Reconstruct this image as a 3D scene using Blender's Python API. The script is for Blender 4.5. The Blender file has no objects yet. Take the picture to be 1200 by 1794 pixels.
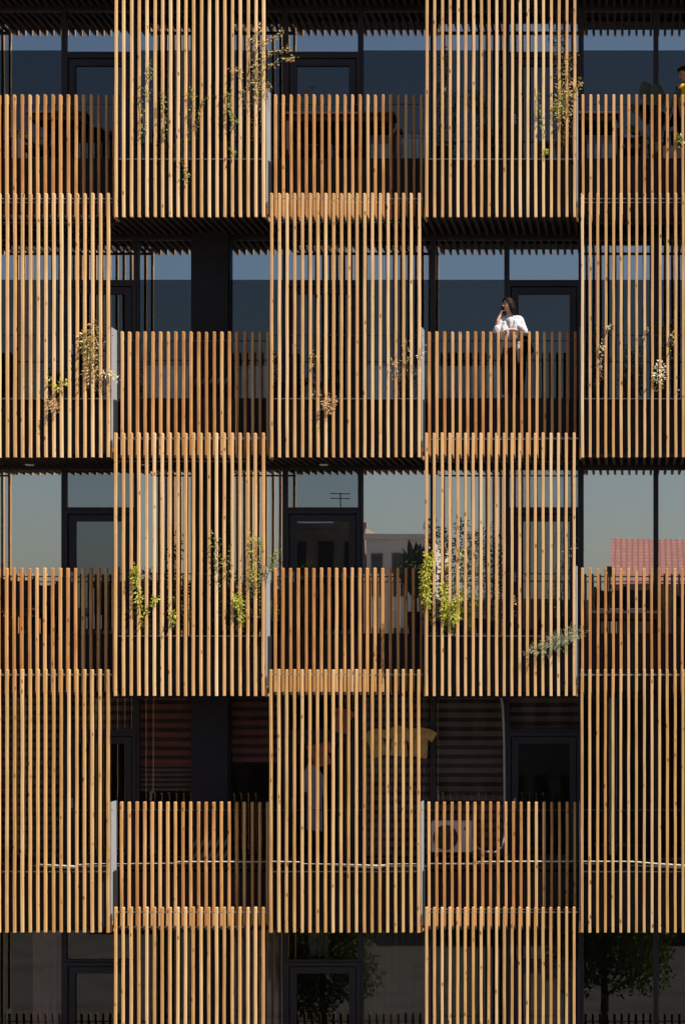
import bpy, bmesh, math, random
from mathutils import Vector, Matrix, noise
random.seed(7)
sc = bpy.context.scene
COL = sc.collection
CZ = 11.5; D = 32.0                      # camera height and distance from the outer batten plane

def W(px, py, y=0.0):                    # photo pixel (1200x1794) at a real depth y -> world point
    k = (D + y) / 3200.0
    return Vector(((px - 1110) * k, y, CZ + (1165 - py) * k))
def WX(px, y=0.0): return (px - 1110) * (D + y) / 3200.0
def WZ(py, y=0.0): return CZ + (1165 - py) * (D + y) / 3200.0

# ------------------------------------------------------------------ materials
def new_mat(name):
    m = bpy.data.materials.new(name); m.use_nodes = True
    nt = m.node_tree; b = nt.nodes['Principled BSDF']
    return m, nt, b
def N(nt, t, **kw):
    n = nt.nodes.new(t)
    for k, v in kw.items(): setattr(n, k, v)
    return n
def ramp(nt, stops):
    r = N(nt, 'ShaderNodeValToRGB'); cr = r.color_ramp
    while len(cr.elements) > len(stops): cr.elements.remove(cr.elements[-1])
    while len(cr.elements) < len(stops): cr.elements.new(0.5)
    for e, (p, c) in zip(cr.elements, stops): e.position = p; e.color = (*c, 1)
    return r
def simple(name, c1, rough=0.6, c2=None, scale=6.0, metallic=0.0, bump=0.0, stretch=(1, 1, 1), spec=0.5, detail=4):
    m, nt, b = new_mat(name)
    c2 = c2 or tuple(v * 0.75 for v in c1)
    tc = N(nt, 'ShaderNodeTexCoord'); mp = N(nt, 'ShaderNodeMapping'); mp.inputs['Scale'].default_value = stretch
    nz = N(nt, 'ShaderNodeTexNoise'); nz.inputs['Scale'].default_value = scale; nz.inputs['Detail'].default_value = detail
    rp = ramp(nt, [(0.3, c1), (0.7, c2)])
    L = nt.links.new
    L(tc.outputs['Object'], mp.inputs[0]); L(mp.outputs[0], nz.inputs['Vector']); L(nz.outputs['Fac'], rp.inputs[0])
    L(rp.outputs[0], b.inputs['Base Color'])
    b.inputs['Roughness'].default_value = rough; b.inputs['Metallic'].default_value = metallic
    b.inputs['Specular IOR Level'].default_value = spec
    if bump:
        bp = N(nt, 'ShaderNodeBump'); bp.inputs['Strength'].default_value = bump; bp.inputs['Distance'].default_value = 0.01
        L(nz.outputs['Fac'], bp.inputs['Height']); L(bp.outputs[0], b.inputs['Normal'])
    return m
def wood_mat(name, stops, sat=1.0):
    m, nt, b = new_mat(name); L = nt.links.new
    tc = N(nt, 'ShaderNodeTexCoord'); oi = N(nt, 'ShaderNodeObjectInfo')
    off = N(nt, 'ShaderNodeVectorMath', operation='MULTIPLY_ADD')
    cmb = N(nt, 'ShaderNodeCombineXYZ')
    for i in range(3): L(oi.outputs['Random'], cmb.inputs[i])
    off.inputs[1].default_value = (37, 53, 91)
    L(cmb.outputs[0], off.inputs[0]); L(tc.outputs['Object'], off.inputs[2])
    # grain
    mp = N(nt, 'ShaderNodeMapping'); mp.inputs['Scale'].default_value = (70, 60, 2.2); L(off.outputs[0], mp.inputs[0])
    g = N(nt, 'ShaderNodeTexNoise'); g.inputs['Scale'].default_value = 1.0; g.inputs['Detail'].default_value = 5; L(mp.outputs[0], g.inputs['Vector'])
    # slow tone change along the length
    mp2 = N(nt, 'ShaderNodeMapping'); mp2.inputs['Scale'].default_value = (3, 3, 1.3); L(off.outputs[0], mp2.inputs[0])
    s = N(nt, 'ShaderNodeTexNoise'); s.inputs['Scale'].default_value = 1.0; s.inputs['Detail'].default_value = 3; L(mp2.outputs[0], s.inputs['Vector'])
    # knots
    mp3 = N(nt, 'ShaderNodeMapping'); mp3.inputs['Scale'].default_value = (9, 9, 3.3); L(off.outputs[0], mp3.inputs[0])
    v = N(nt, 'ShaderNodeTexVoronoi'); v.inputs['Scale'].default_value = 1.0; L(mp3.outputs[0], v.inputs['Vector'])
    kr = ramp(nt, [(0.0, (1, 1, 1)), (0.11, (0.75, 0.75, 0.75)), (0.16, (0, 0, 0))]); L(v.outputs['Distance'], kr.inputs[0])
    a = N(nt, 'ShaderNodeMath', operation='MULTIPLY'); a.inputs[1].default_value = 0.40; L(g.outputs['Fac'], a.inputs[0])
    a2 = N(nt, 'ShaderNodeMath', operation='MULTIPLY_ADD'); a2.inputs[1].default_value = 0.52; L(oi.outputs['Random'], a2.inputs[0]); L(a.outputs[0], a2.inputs[2])
    a3 = N(nt, 'ShaderNodeMath', operation='MULTIPLY_ADD'); a3.inputs[1].default_value = 0.42; L(s.outputs['Fac'], a3.inputs[0]); L(a2.outputs[0], a3.inputs[2])
    rp = ramp(nt, stops); L(a3.outputs[0], rp.inputs[0])
    mx = N(nt, 'ShaderNodeMix', data_type='RGBA'); L(kr.outputs[0], mx.inputs['Factor']); L(rp.outputs[0], mx.inputs['A'])
    mx.inputs['B'].default_value = (0.12, 0.045, 0.015, 1)
    L(mx.outputs['Result'], b.inputs['Base Color'])
    b.inputs['Roughness'].default_value = 0.62; b.inputs['Specular IOR Level'].default_value = 0.25
    bp = N(nt, 'ShaderNodeBump'); bp.inputs['Strength'].default_value = 0.25; bp.inputs['Distance'].default_value = 0.003
    L(g.outputs['Fac'], bp.inputs['Height']); L(bp.outputs[0], b.inputs['Normal'])
    return m
def leaf_mat(name, cols, trans=0.25):
    m, nt, b = new_mat(name); L = nt.links.new
    ge = N(nt, 'ShaderNodeNewGeometry')
    k = len(cols); rp = ramp(nt, [(i / max(1, k - 1), c) for i, c in enumerate(cols)])
    L(ge.outputs['Random Per Island'], rp.inputs[0]); L(rp.outputs[0], b.inputs['Base Color'])
    b.inputs['Roughness'].default_value = 0.5
    tr = N(nt, 'ShaderNodeBsdfTranslucent'); L(rp.outputs[0], tr.inputs[0])
    ms = N(nt, 'ShaderNodeMixShader'); ms.inputs[0].default_value = trans
    L(b.outputs[0], ms.inputs[1]); L(tr.outputs[0], ms.inputs[2]); L(ms.outputs[0], nt.nodes['Material Output'].inputs[0])
    return m
def glass_mat(name, ior, tint, gcol=(0.92, 0.97, 1)):
    m, nt, b = new_mat(name); L = nt.links.new; nt.nodes.remove(b)
    fr = N(nt, 'ShaderNodeFresnel'); fr.inputs[0].default_value = ior
    ge = N(nt, 'ShaderNodeNewGeometry'); inv = N(nt, 'ShaderNodeMath', operation='SUBTRACT'); inv.inputs[0].default_value = 1.0; L(ge.outputs['Backfacing'], inv.inputs[1])
    mu = N(nt, 'ShaderNodeMath', operation='MULTIPLY'); L(fr.outputs[0], mu.inputs[0]); L(inv.outputs[0], mu.inputs[1])
    nz = N(nt, 'ShaderNodeTexNoise'); nz.inputs['Scale'].default_value = 0.9; nz.inputs['Detail'].default_value = 1
    tc = N(nt, 'ShaderNodeTexCoord'); L(tc.outputs['Object'], nz.inputs['Vector'])
    bp = N(nt, 'ShaderNodeBump'); bp.inputs['Strength'].default_value = 0.09; bp.inputs['Distance'].default_value = 0.005; L(nz.outputs['Fac'], bp.inputs['Height'])
    gl = N(nt, 'ShaderNodeBsdfGlossy'); gl.inputs['Roughness'].default_value = 0.0; gl.inputs[0].default_value = (*gcol, 1); L(bp.outputs[0], gl.inputs['Normal'])
    tr = N(nt, 'ShaderNodeBsdfTransparent'); tr.inputs[0].default_value = (*tint, 1)
    ms = N(nt, 'ShaderNodeMixShader'); L(mu.outputs[0], ms.inputs[0]); L(tr.outputs[0], ms.inputs[1]); L(gl.outputs[0], ms.inputs[2])
    L(ms.outputs[0], nt.nodes['Material Output'].inputs[0])
    return m

M = {}
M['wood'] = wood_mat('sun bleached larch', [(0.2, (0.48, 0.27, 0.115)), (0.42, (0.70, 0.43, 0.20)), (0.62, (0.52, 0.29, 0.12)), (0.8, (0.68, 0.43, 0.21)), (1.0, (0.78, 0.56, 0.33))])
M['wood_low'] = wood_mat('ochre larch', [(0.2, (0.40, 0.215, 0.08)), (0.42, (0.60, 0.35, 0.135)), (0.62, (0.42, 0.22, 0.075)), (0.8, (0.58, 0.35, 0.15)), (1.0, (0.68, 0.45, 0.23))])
M['wood_rail'] = wood_mat('orange larch', [(0.2, (0.42, 0.20, 0.07)), (0.42, (0.62, 0.32, 0.115)), (0.62, (0.38, 0.165, 0.052)), (0.8, (0.58, 0.31, 0.12)), (1.0, (0.64, 0.40, 0.19))])
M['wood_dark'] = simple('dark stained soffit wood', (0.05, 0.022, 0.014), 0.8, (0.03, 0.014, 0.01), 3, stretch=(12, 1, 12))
M['board'] = simple('dark board', (0.014, 0.011, 0.011), 0.85)
M['fascia'] = simple('dark coated metal', (0.018, 0.018, 0.024), 0.6, (0.012, 0.012, 0.016), 4, stretch=(6, 6, 0.6), spec=0.3)
M['frame'] = simple('anthracite aluminium', (0.028, 0.029, 0.042), 0.5, (0.022, 0.023, 0.034), 5, spec=0.3)
M['steel'] = simple('brushed steel', (0.45, 0.47, 0.5), 0.4, (0.3, 0.31, 0.34), 20, metallic=0.7)
M['darksteel'] = simple('dark steel rod', (0.05, 0.05, 0.055), 0.5)
M['sidegrey'] = simple('grey cement panel', (0.30, 0.315, 0.34), 0.6, (0.25, 0.26, 0.28), 3)
M['column'] = simple('charcoal render', (0.024, 0.024, 0.03), 0.75, (0.018, 0.018, 0.023), 6, bump=0.3, spec=0.2)
M['inner'] = simple('interior paint', (0.06, 0.062, 0.066), 0.9)
M['deck'] = simple('dark deck', (0.03, 0.028, 0.027), 0.8)
M['glass'] = glass_mat('window glass', 2.0, (0.8, 0.84, 0.86))
M['glass_door'] = glass_mat('door glass', 2.0, (0.6, 0.64, 0.67))
M['glass_door3'] = glass_mat('darker door glass', 3.0, (0.6, 0.64, 0.67))
M['glass_film'] = glass_mat('mirror filmed glass', 8.0, (0.8, 0.84, 0.86))
M['glass_pale'] = glass_mat('pale filmed glass', 13.0, (0.9, 0.9, 0.9), (1.0, 0.97, 0.93))
M['glass_low'] = glass_mat('dim glass', 1.75, (0.85, 0.85, 0.85))
M['glass_trans'] = glass_mat('transom glass', 4.6, (0.85, 0.88, 0.88))
M['cable'] = simple('cream cable sheath', (0.62, 0.53, 0.42), 0.6, (0.42, 0.35, 0.27), 14)
M['conduit'] = simple('grey plastic conduit', (0.4, 0.4, 0.42), 0.5)
M['white'] = simple('white painted metal', (0.72, 0.74, 0.76), 0.5, (0.62, 0.64, 0.67), 6)
M['black'] = simple('black plastic', (0.012, 0.012, 0.013), 0.5)
M['redbadge'] = simple('red badge', (0.5, 0.02, 0.04), 0.4)
M['table'] = simple('dark red brown table', (0.05, 0.014, 0.01), 0.6, (0.03, 0.01, 0.008), 6, stretch=(1, 8, 8))
M['greytop'] = simple('grey slatted top', (0.3, 0.3, 0.33), 0.7)
M['cloth_dark'] = simple('dark plum fabric', (0.03, 0.022, 0.032), 0.95, (0.02, 0.015, 0.022), 30)
M['pot'] = simple('dark pot', (0.03, 0.025, 0.022), 0.7)
M['trough'] = simple('pale grey concrete trough', (0.35, 0.34, 0.35), 0.8, (0.27, 0.26, 0.27), 9)
M['stem'] = simple('brown stem', (0.10, 0.065, 0.035), 0.8)
M['twig'] = simple('dry twig', (0.32, 0.22, 0.12), 0.8)
M['skin'] = simple('skin', (0.62, 0.36, 0.26), 0.5, (0.55, 0.3, 0.21), 8)
M['skin2'] = simple('tan skin', (0.42, 0.24, 0.16), 0.5, (0.36, 0.2, 0.13), 8)
M['hair'] = simple('dark brown hair', (0.022, 0.010, 0.006), 0.6, (0.010, 0.005, 0.004), 60, stretch=(3, 3, .3), spec=.1)
M['shirt'] = simple('white cotton', (0.50, 0.50, 0.545), 0.9, (0.45, 0.45, 0.49), 10)
M['top'] = simple('lilac undershirt', (0.5, 0.42, 0.5), 0.9)
M['trousers'] = simple('black cloth', (0.014, 0.013, 0.016), 0.9)
M['yellow'] = simple('mustard cotton', (0.75, 0.42, 0.02), 0.9, (0.66, 0.34, 0.015), 10)
M['lips'] = simple('lips', (0.4, 0.08, 0.07), 0.4)
M['eye'] = simple('dark eye', (0.02, 0.012, 0.01), 0.2)
M['lamp'] = simple('white lamp disc', (0.8, 0.8, 0.78), 0.5)

# ------------------------------------------------------------------ mesh helpers
def empty(name, loc, label=None, cat=None, group=None, rz=0):
    o = bpy.data.objects.new(name, None); COL.objects.link(o); o.location = loc; o.rotation_euler.z = rz
    o.empty_display_size = 0.2
    if label: o['label'] = label; o['category'] = cat
    if group: o['group'] = group
    return o
def link(name, me, mat, parent=None, loc=(0, 0, 0), label=None, cat=None, group=None, kind=None, smooth=False):
    if mat and not me.materials: me.materials.append(mat)
    if smooth:
        for p in me.polygons: p.use_smooth = True
    o = bpy.data.objects.new(name, me); COL.objects.link(o); o.location = loc
    if parent: o.parent = parent
    if label: o['label'] = label
    if cat: o['category'] = cat
    if group: o['group'] = group
    if kind: o['kind'] = kind
    return o
def bm_new(): return bmesh.new()
def done(bm, name):
    me = bpy.data.meshes.new(name); bm.normal_update(); bm.to_mesh(me); bm.free(); return me
def box(bm, x0, x1, y0, y1, z0, z1, bev=0.0):
    vs = [bm.verts.new((x, y, z)) for z in (z0, z1) for y in (y0, y1) for x in (x0, x1)]
    f = [(0, 2, 3, 1), (4, 5, 7, 6), (0, 1, 5, 4), (1, 3, 7, 5), (3, 2, 6, 7), (2, 0, 4, 6)]
    fs = [bm.faces.new([vs[i] for i in q]) for q in f]
    if bev:
        es = list({e for fc in fs for e in fc.edges})
        bmesh.ops.bevel(bm, geom=es, offset=bev, segments=1, affect='EDGES')
def boxes(name, bl, mat, parent=None, bev=0.0, **kw):
    bm = bm_new()
    for b in bl: box(bm, *b, bev=bev)
    return link(name, done(bm, name), mat, parent, **kw)
def tube(bm, pts, rad, seg=8, sx=1.0, cap=True):
    pts = [Vector(p) for p in pts]; n = len(pts)
    if not hasattr(rad, '__len__'): rad = [rad] * n
    rings = []; up = None
    for i, p in enumerate(pts):
        t = (pts[min(i + 1, n - 1)] - pts[max(i - 1, 0)])
        t = t.normalized() if t.length > 1e-9 else Vector((0, 0, 1))
        if up is None: up = Vector((0, 1, 0)) if abs(t.y) < .8 else Vector((1, 0, 0))
        a = t.cross(up).normalized(); b = t.cross(a).normalized(); up = b.cross(t) * -1 if False else up
        r = rad[i]
        rings.append([bm.verts.new(p + a * math.cos(k * 2 * math.pi / seg) * (r if not isinstance(r, tuple) else r[0]) + b * math.sin(k * 2 * math.pi / seg) * (r if not isinstance(r, tuple) else r[1])) for k in range(seg)])
    for i in range(n - 1):
        for k in range(seg):
            bm.faces.new((rings[i][k], rings[i][(k + 1) % seg], rings[i + 1][(k + 1) % seg], rings[i + 1][k]))
    if cap:
        bm.faces.new(rings[0][::-1]); bm.faces.new(rings[-1])
def ball(bm, c, r, mat3=None, seg=12):
    m = Matrix.Translation(c) @ (mat3.to_4x4() if mat3 else Matrix.Identity(4)) @ Matrix.Diagonal((*(r if hasattr(r, '__len__') else (r, r, r)), 1))
    bmesh.ops.create_uvsphere(bm, u_segments=seg, v_segments=seg - 2, radius=1, matrix=m)
def limb(bm, pts, rad, seg=10):
    """rounded tapered limb, overlapping volumes for the remesh"""
    pts = [Vector(p) for p in pts]
    P = []; R = []
    for i in range(len(pts) - 1):
        for k in range(4):
            f = k / 4; P.append(pts[i].lerp(pts[i + 1], f)); R.append(rad[i] * (1 - f) + rad[i + 1] * f)
    P.append(pts[-1]); R.append(rad[-1])
    tube(bm, P, R, seg)
    for p, r in zip(pts, rad): ball(bm, p, r * 0.995, seg=10)
def remesh(bm, name, voxel, smooth_it=4):
    me = bpy.data.meshes.new(name); bm.normal_update(); bmesh.ops.recalc_face_normals(bm, faces=bm.faces); bm.to_mesh(me); bm.free()
    o = bpy.data.objects.new('tmp', me); COL.objects.link(o)
    md = o.modifiers.new('r', 'REMESH'); md.mode = 'VOXEL'; md.voxel_size = voxel; md.use_smooth_shade = True
    if smooth_it:
        s = o.modifiers.new('s', 'SMOOTH'); s.iterations = smooth_it; s.factor = 0.5
    dg = bpy.context.evaluated_depsgraph_get()
    out = bpy.data.meshes.new_from_object(o.evaluated_get(dg), depsgraph=dg)
    bpy.data.objects.remove(o); out.name = name; out.materials.clear()
    return out

# ------------------------------------------------------------------ facade grid
ROWS = range(0, 6)
B = {0: -41.0, 1: 378.8, 2: 800.8, 3: 1219.5, 4: 1634.8, 5: 2051.0}         # batten bottoms of tall screens
RB = {0: -30.0, 1: 386.7, 2: 802.7, 3: 1217.3, 4: 1628.0, 5: 2040.0}        # railing bottoms
F = {0: -143.0, 1: 276.0, 2: 697.0, 3: 1114.0, 4: 1528.0, 5: 1943.0}        # floor rims
ZB = {r: WZ(B[r]) for r in ROWS}; ZR = {r: WZ(RB[r], .38) for r in ROWS}
ZF = {r: WZ(F[r], .06) for r in ROWS}
TR = {0: -325, 1: 95, 2: 495, 3: 893.5, 4: 1283, 5: 1686}                   # door transoms
ZT = {r: WZ(TR[r], 1.5) for r in ROWS}
PITCH = 0.13625; BW = 0.0465; BD = 0.073
COLS = range(0, 7)
def colx(c, r=2): return (202.5 - 1110) / 100 + 2.725 * (c - 2) - (0.008 if r >= 3 else 0)
def is_tall(r, c): return (r % 2) != (c % 2)
TALL_H = 4.63; RAIL_H = 2.25; YR = 0.38; YG = 1.5

def batten_mesh(name, h, seed, rounded):
    rnd = random.Random(seed); bm = bm_new(); n = max(6, int(h / 0.3)); w = BW * (1 + rnd.uniform(-.05, .06)); d = BD
    ch = 0.005; prof = [(-w/2+ch, 0), (w/2-ch, 0), (w/2, ch), (w/2, d-ch), (w/2-ch, d), (-w/2+ch, d), (-w/2, d-ch), (-w/2, ch)]
    a = rnd.uniform(0, 50); rings = []
    zs = [h * i / n for i in range(n + 1)]; zs[-1] = h - (0.012 if rounded else .003)
    for z in zs:
        ox = (noise.noise(Vector((a, 0, z * .9))) * 0.006 + noise.noise(Vector((a + 9, 3, z * 4))) * 0.0016)
        sw = 1 + noise.noise(Vector((a, 7, z * 1.7))) * .05
        rings.append([bm.verts.new((x * sw + ox, y, z)) for x, y in prof])
    rings.append([bm.verts.new((v.co.x * .75 if False else (v.co.x - ox) * .72 + ox, .006 + v.co.y * .85, h)) for v in rings[-1]])
    for i in range(len(rings) - 1):
        for k in range(8): bm.faces.new((rings[i][k], rings[i][(k+1) % 8], rings[i+1][(k+1) % 8], rings[i+1][k]))
    bm.faces.new(rings[0][::-1]); bm.faces.new(rings[-1])
    return done(bm, name)
NV = 7
tall_me = [batten_mesh('tall_batten', TALL_H, 11 + i, True) for i in range(NV)]
rail_me = [batten_mesh('railing_batten', RAIL_H, 51 + i, True) for i in range(NV)]
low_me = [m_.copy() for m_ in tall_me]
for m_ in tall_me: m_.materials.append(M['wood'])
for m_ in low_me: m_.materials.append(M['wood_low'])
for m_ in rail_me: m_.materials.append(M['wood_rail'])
def rod_mesh(name, x0, x1, r):
    bm = bm_new(); tube(bm, [(x0, 0, 0), (x1, 0, 0)], r, 6); return done(bm, name)
LEN = 19 * PITCH
rod_top = rod_mesh('tie_rod', -0.05, LEN + .07, 0.0065); rod_top.materials.append(M['steel'])
rod_hand = rod_mesh('handrail', -0.05, LEN + .06, 0.011); rod_hand.materials.append(M['darksteel'])

storey = {0: 'above the picture', 1: 'on the top storey', 2: 'on the second storey', 3: 'on the middle storey', 4: 'on the fourth storey', 5: 'on the lowest storey'}
def colword(r, c, tall):
    if c == 0: return 'beyond the left edge'
    if c == 6: return 'beyond the right edge'
    s = [k for k in range(1, 6) if is_tall(r, k) == tall]
    i = s.index(c)
    return (['left one of two', 'right one of two'] if len(s) == 2 else ['leftmost of three', 'middle one of three', 'rightmost of three'])[i]
extra = {(1, 2, True): ', green vines in it', (1, 4, True): ', golden shrub at upper right',
         (2, 1, True): ', dry golden plant right', (2, 3, True): ', dry orange tuft low', (2, 5, True): ', bright cream leaves low',
         (3, 2, True): ', lime shoots poking through', (3, 4, True): ', rosemary low at right',
         (2, 4, False): ', woman leaning on it', (4, 4, False): ', air conditioner behind it', (1, 5, False): ', big leaved plant behind',
         (3, 5, False): ', dark chairs behind', (3, 3, False): ', palm behind right end'}
lastx = LEN + BW / 2
for r in ROWS:
    for c in COLS:
        tall = is_tall(r, c); x0 = colx(c, r)
        if tall:
            lab = 'tall pale screen, %s %s%s' % (colword(r, c, True), storey[r], extra.get((r, c, True), ''))
            t = empty('batten_screen', (x0, 0, ZB[r]), lab, 'batten screen', 'tall batten screens set in a checkerboard')
            top = [ZB[0]+TALL_H, ZB[1]+TALL_H, WZ(337.3), WZ(757.9), WZ(1173.), WZ(1590.6)][r]
            for i in range(20):
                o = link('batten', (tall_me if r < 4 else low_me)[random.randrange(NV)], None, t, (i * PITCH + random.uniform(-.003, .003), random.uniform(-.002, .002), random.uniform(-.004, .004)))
                o.scale.z = (top - ZB[r]) / TALL_H
            link('tie_rod', rod_top, None, t, (0, .04, top - ZB[r] - .09))
            link('handrail', rod_hand, None, t, (0, .10, ZR[r] + RAIL_H - ZB[r] - .12))
            # side panels and their wood end boards
            zt = ZR[r] + RAIL_H - ZB[r] + .02
            for sgn, xe in ((1, lastx + .006), (-1, -BW/2 - .006 - .02)):
                boxes('side_panel', [(xe, xe + .02, .085, YR + .02, .20, zt)], M['sidegrey'], t)
                boxes('end_board', [(xe - .002, xe + .022, .085, .36, -.01, .19)], M['wood'], t)
        else:
            lab = 'low orange batten railing, %s %s%s' % (colword(r, c, False), storey[r], extra.get((r, c, False), ''))
            t = empty('batten_railing', (x0, YR, ZR[r]), lab, 'railing', 'low batten railings set in a checkerboard')
            for i in range(20):
                link('batten', rail_me[random.randrange(NV)], None, t, (i * PITCH + random.uniform(-.003, .003), random.uniform(-.002, .002), random.uniform(-.004, .004)))
            link('tie_rod', rod_top, None, t, (0, .04, .34))
            link('handrail', rod_hand, None, t, (0, BD + .008, RAIL_H - .15))

# ------------------------------------------------------------------ the building
bld = empty('office_building', (0, 1.5, 0), 'dark glazed office building behind the whole checkerboard of wooden battens', 'building')
def bpart(name, bl, mat, **kw):
    o = boxes(name, [(x0, x1, y0 - 1.5, y1 - 1.5, z0, z1) for x0, x1, y0, y1, z0, z1 in bl], mat, bld, **kw); return o
XL, XR = colx(0) - .1, colx(6) + 2.7
for r in ROWS:
    zs, zf = ZB[r] + .13, ZF[r]
    # slab in bay wide pieces: flush with the screens in tall bays, set back behind the railings
    bpart('floor_slab', [(XL, XR, .62, 6.0, zs, zf - .06)], M['board'])
    for c in COLS:
        x0 = colx(c) - .07; x1 = x0 + 2.725
        tall = is_tall(r, c); yf = .16 if tall else YR + BD + .03
        bm = bm_new(); n = 20; zb0 = zs - .06; zt0 = zf - .02 if tall else WZ(F[r], .47)
        box(bm, x0 + .002 - 0, x1 - .002, yf - 1.5, .618 - 1.5, zb0, zt0)
        for i in range(20):       # standing seams of the cladding
            xx = x0 + .07 + .068 + i * PITCH
            if xx < x1 - .02: box(bm, xx - .012, xx + .012, yf - .018 - 1.5, yf - 1.5 - .001, zb0, zt0 - .01)
        link('fascia', done(bm, 'fascia'), M['fascia'], bld)
        if not tall and r <= 2: bpart('sun_stop_board', [(x0 + .004, x1 - .004, .235, .377, WZ(B[r] + 5.5), WZ(B[r] + 3.5))], M['board'])  # added board, only there to stop sun leaking in under the railing
        if tall: bpart('rim_angle', [(x0 + .06, x1 - .06, .10, .16, zf - .014, zf + .004)], M['steel'])
        # planked deck
        bl = []; k = 0; y = yf + .05
        while y < 1.40: bl.append((x0 + .004, x1 - .004, y, min(y + .115, 1.44), zf - .019, zf + (.05 if not tall else .0))); y += .125
        bpart('deck', bl, M['deck'])
    # soffit with front to back slats
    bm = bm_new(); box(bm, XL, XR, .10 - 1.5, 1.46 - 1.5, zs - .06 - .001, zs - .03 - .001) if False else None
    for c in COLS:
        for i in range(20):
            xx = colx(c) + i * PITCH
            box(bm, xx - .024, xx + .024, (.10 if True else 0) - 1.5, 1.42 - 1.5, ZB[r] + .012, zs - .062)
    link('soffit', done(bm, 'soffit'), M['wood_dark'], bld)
    bpart('lintel', [(XL, XR, 1.44, 1.60, ZB[r] - .02, zs - .001)], M['board'])
# roof, base, back wall, ends
ztop = ZF[0] + 4.2
bpart('back_wall', [(XL, XR, 6.0, 6.3, 0.0, ztop)], M['inner'])
bpart('end_wall', [(XL - .3, XL - .002, .5, 6.3, 0, ztop)], M['column']); bpart('end_wall', [(XR + .002, XR + .3, .5, 6.3, 0, ztop)], M['column'])
bpart('roof', [(XL - .3, XR + .3, 0.0, 6.3, ztop + .002, ztop + .5)], M['board'])
bpart('base_wall', [(XL, XR, .7, 5.99, 0, ZB[5] - .002 + .0)], M['column'])

# windows and doors: mullion lines, in photo pixels at the glass plane
step = 129.2
MU = [113 - step * 3, 113 - step * 2, 113 - step, 113, 240, 370, 500, 632, 758.5, 888, 1018, 1149, 1278, 1406, 1535]
DOORS = {3, 7 - 1, 9, 0, 12}       # spans starting at these mullions (113, 500, 888 ...)
CEIL = {r: (ZB[r - 1] if r > 0 else ztop - .1) for r in ROWS}
def frame_boxes(x0, x1, z0, z1, w, y0, y1):
    return [(x0, x0 + w, y0, y1, z0, z1), (x1 - w, x1, y0, y1, z0, z1), (x0 + w, x1 - w, y0, y1, z0, z0 + w), (x0 + w, x1 - w, y0, y1, z1 - w, z1)]
def pane_obj(x0, x1, z0, z1, y, parent, mat, film=None):
    # film: height above which the pane carries a mirror film (same mesh, second material)
    bm = bm_new()
    if film is None or film >= z1: box(bm, x0, x1, y - .006 - 1.5, y + .006 - 1.5, z0, z1)
    else: box(bm, x0, x1, y - .006 - 1.5, y + .006 - 1.5, z0, film); box(bm, x0, x1, y - .006 - 1.5, y + .006 - 1.5, film + .0005, z1)
    o = link('pane', done(bm, 'pane'), mat, parent)
    if film is not None and film < z1:
        o.data.materials.append(M['glass_film'])
        for p in o.data.polygons:
            if p.center.z > film: p.material_index = 1
    return o
FILM = {0: WZ(-380, 1.5), 1: WZ(87, 1.5), 2: WZ(489.5, 1.5)}
for r in ROWS:
    zb, zc = ZF[r] - .05, CEIL[r] - .022
    for i in range(len(MU) - 1):
        if i == 5: continue
        a, b_ = WX(MU[i], YG), WX(MU[i + 1], YG)
        if i == 4: spans = [(a, WX(340, YG)), (WX(400, YG), WX(500, YG))]
        else: spans = [(a, b_)]
        for (xa, xb) in spans:
            if i in DOORS:
                zt = ZT[r]
                fb = [(q[0], q[1], q[2] - 1.5, q[3] - 1.5, q[4], q[5]) for q in frame_boxes(xa + .002, xb - .002, zt + .002, zc, .045, 1.46, 1.56)]
                w = boxes('window', fb, M['frame'], bld); pane_obj(xa + .04, xb - .04, zt + .04, zc - .04, 1.51, w, M['glass_film'] if r < 3 else M['glass_trans'] if r == 3 else M['glass_low'])
                fb = [(q[0], q[1], q[2] - 1.5, q[3] - 1.5, q[4], q[5]) for q in frame_boxes(xa + .002, xb - .002, zb, zt - .002, .07, 1.44, 1.56)]
                d = boxes('door', fb, M['frame'], bld)
                m0, m1 = xa + .09, xb - .09
                fb = [(q[0], q[1], q[2] - 1.5, q[3] - 1.5, q[4], q[5]) for q in frame_boxes(m0, m1, zb + .08, zt - .09, .12, 1.46, 1.54)]
                boxes('door_leaf', fb, M['frame'], d)
                pane_obj(m0 + .11, m1 - .11, zb + .19, zt - .2, 1.51, d, M['glass_door'] if r < 3 else M['glass_door3'] if r == 3 else M['glass_low'])
                bm = bm_new(); hx = m0 + .06; hz = zb + 1.15
                tube(bm, [(hx, -.045, hz), (hx, -.10, hz), (hx + .12, -.10, hz)], .010, 6); box(bm, hx - .018, hx + .018, -.05, -.041, hz - .09, hz + .09)
                link('handle', done(bm, 'handle'), M['steel'], d)
            else:
                fb = [(q[0], q[1], q[2] - 1.5, q[3] - 1.5, q[4], q[5]) for q in frame_boxes(xa + .002, xb - .002, zb, zc, .045, 1.46, 1.56)]
                w = boxes('window', fb, M['frame'], bld); pane_obj(xa + .04, xb - .04, zb + .04, zc - .04, 1.51, w, M['glass'] if r < 3 else M['glass_pale'] if r == 3 else M['glass_low'], FILM.get(r))
    xc0, xc1 = WX(335, 1.3), WX(399, 1.3)
    bpart('column', [(xc0, xc1, 1.3, 1.75, ZF[r] - .02, CEIL[r] + .12)], M['column'])

# ceiling discs under the soffit of the second storey
for px in (52, 255, 567):
    p = W(px, 822, 1.22); bm = bm_new()
    bmesh.ops.create_cone(bm, cap_ends=True, segments=20, radius1=.075, radius2=.085, depth=.02)
    link('ceiling_lamp', done(bm, 'ceiling_lamp'), M['lamp'], None, (p.x, 1.22, ZB[2] - .004), label='round white lamp under the soffit, %s of the three above the middle storey' % {52: 'leftmost', 255: 'middle one', 567: 'rightmost'}[px], cat='ceiling lamp', group='round lamps under the soffit')

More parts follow.
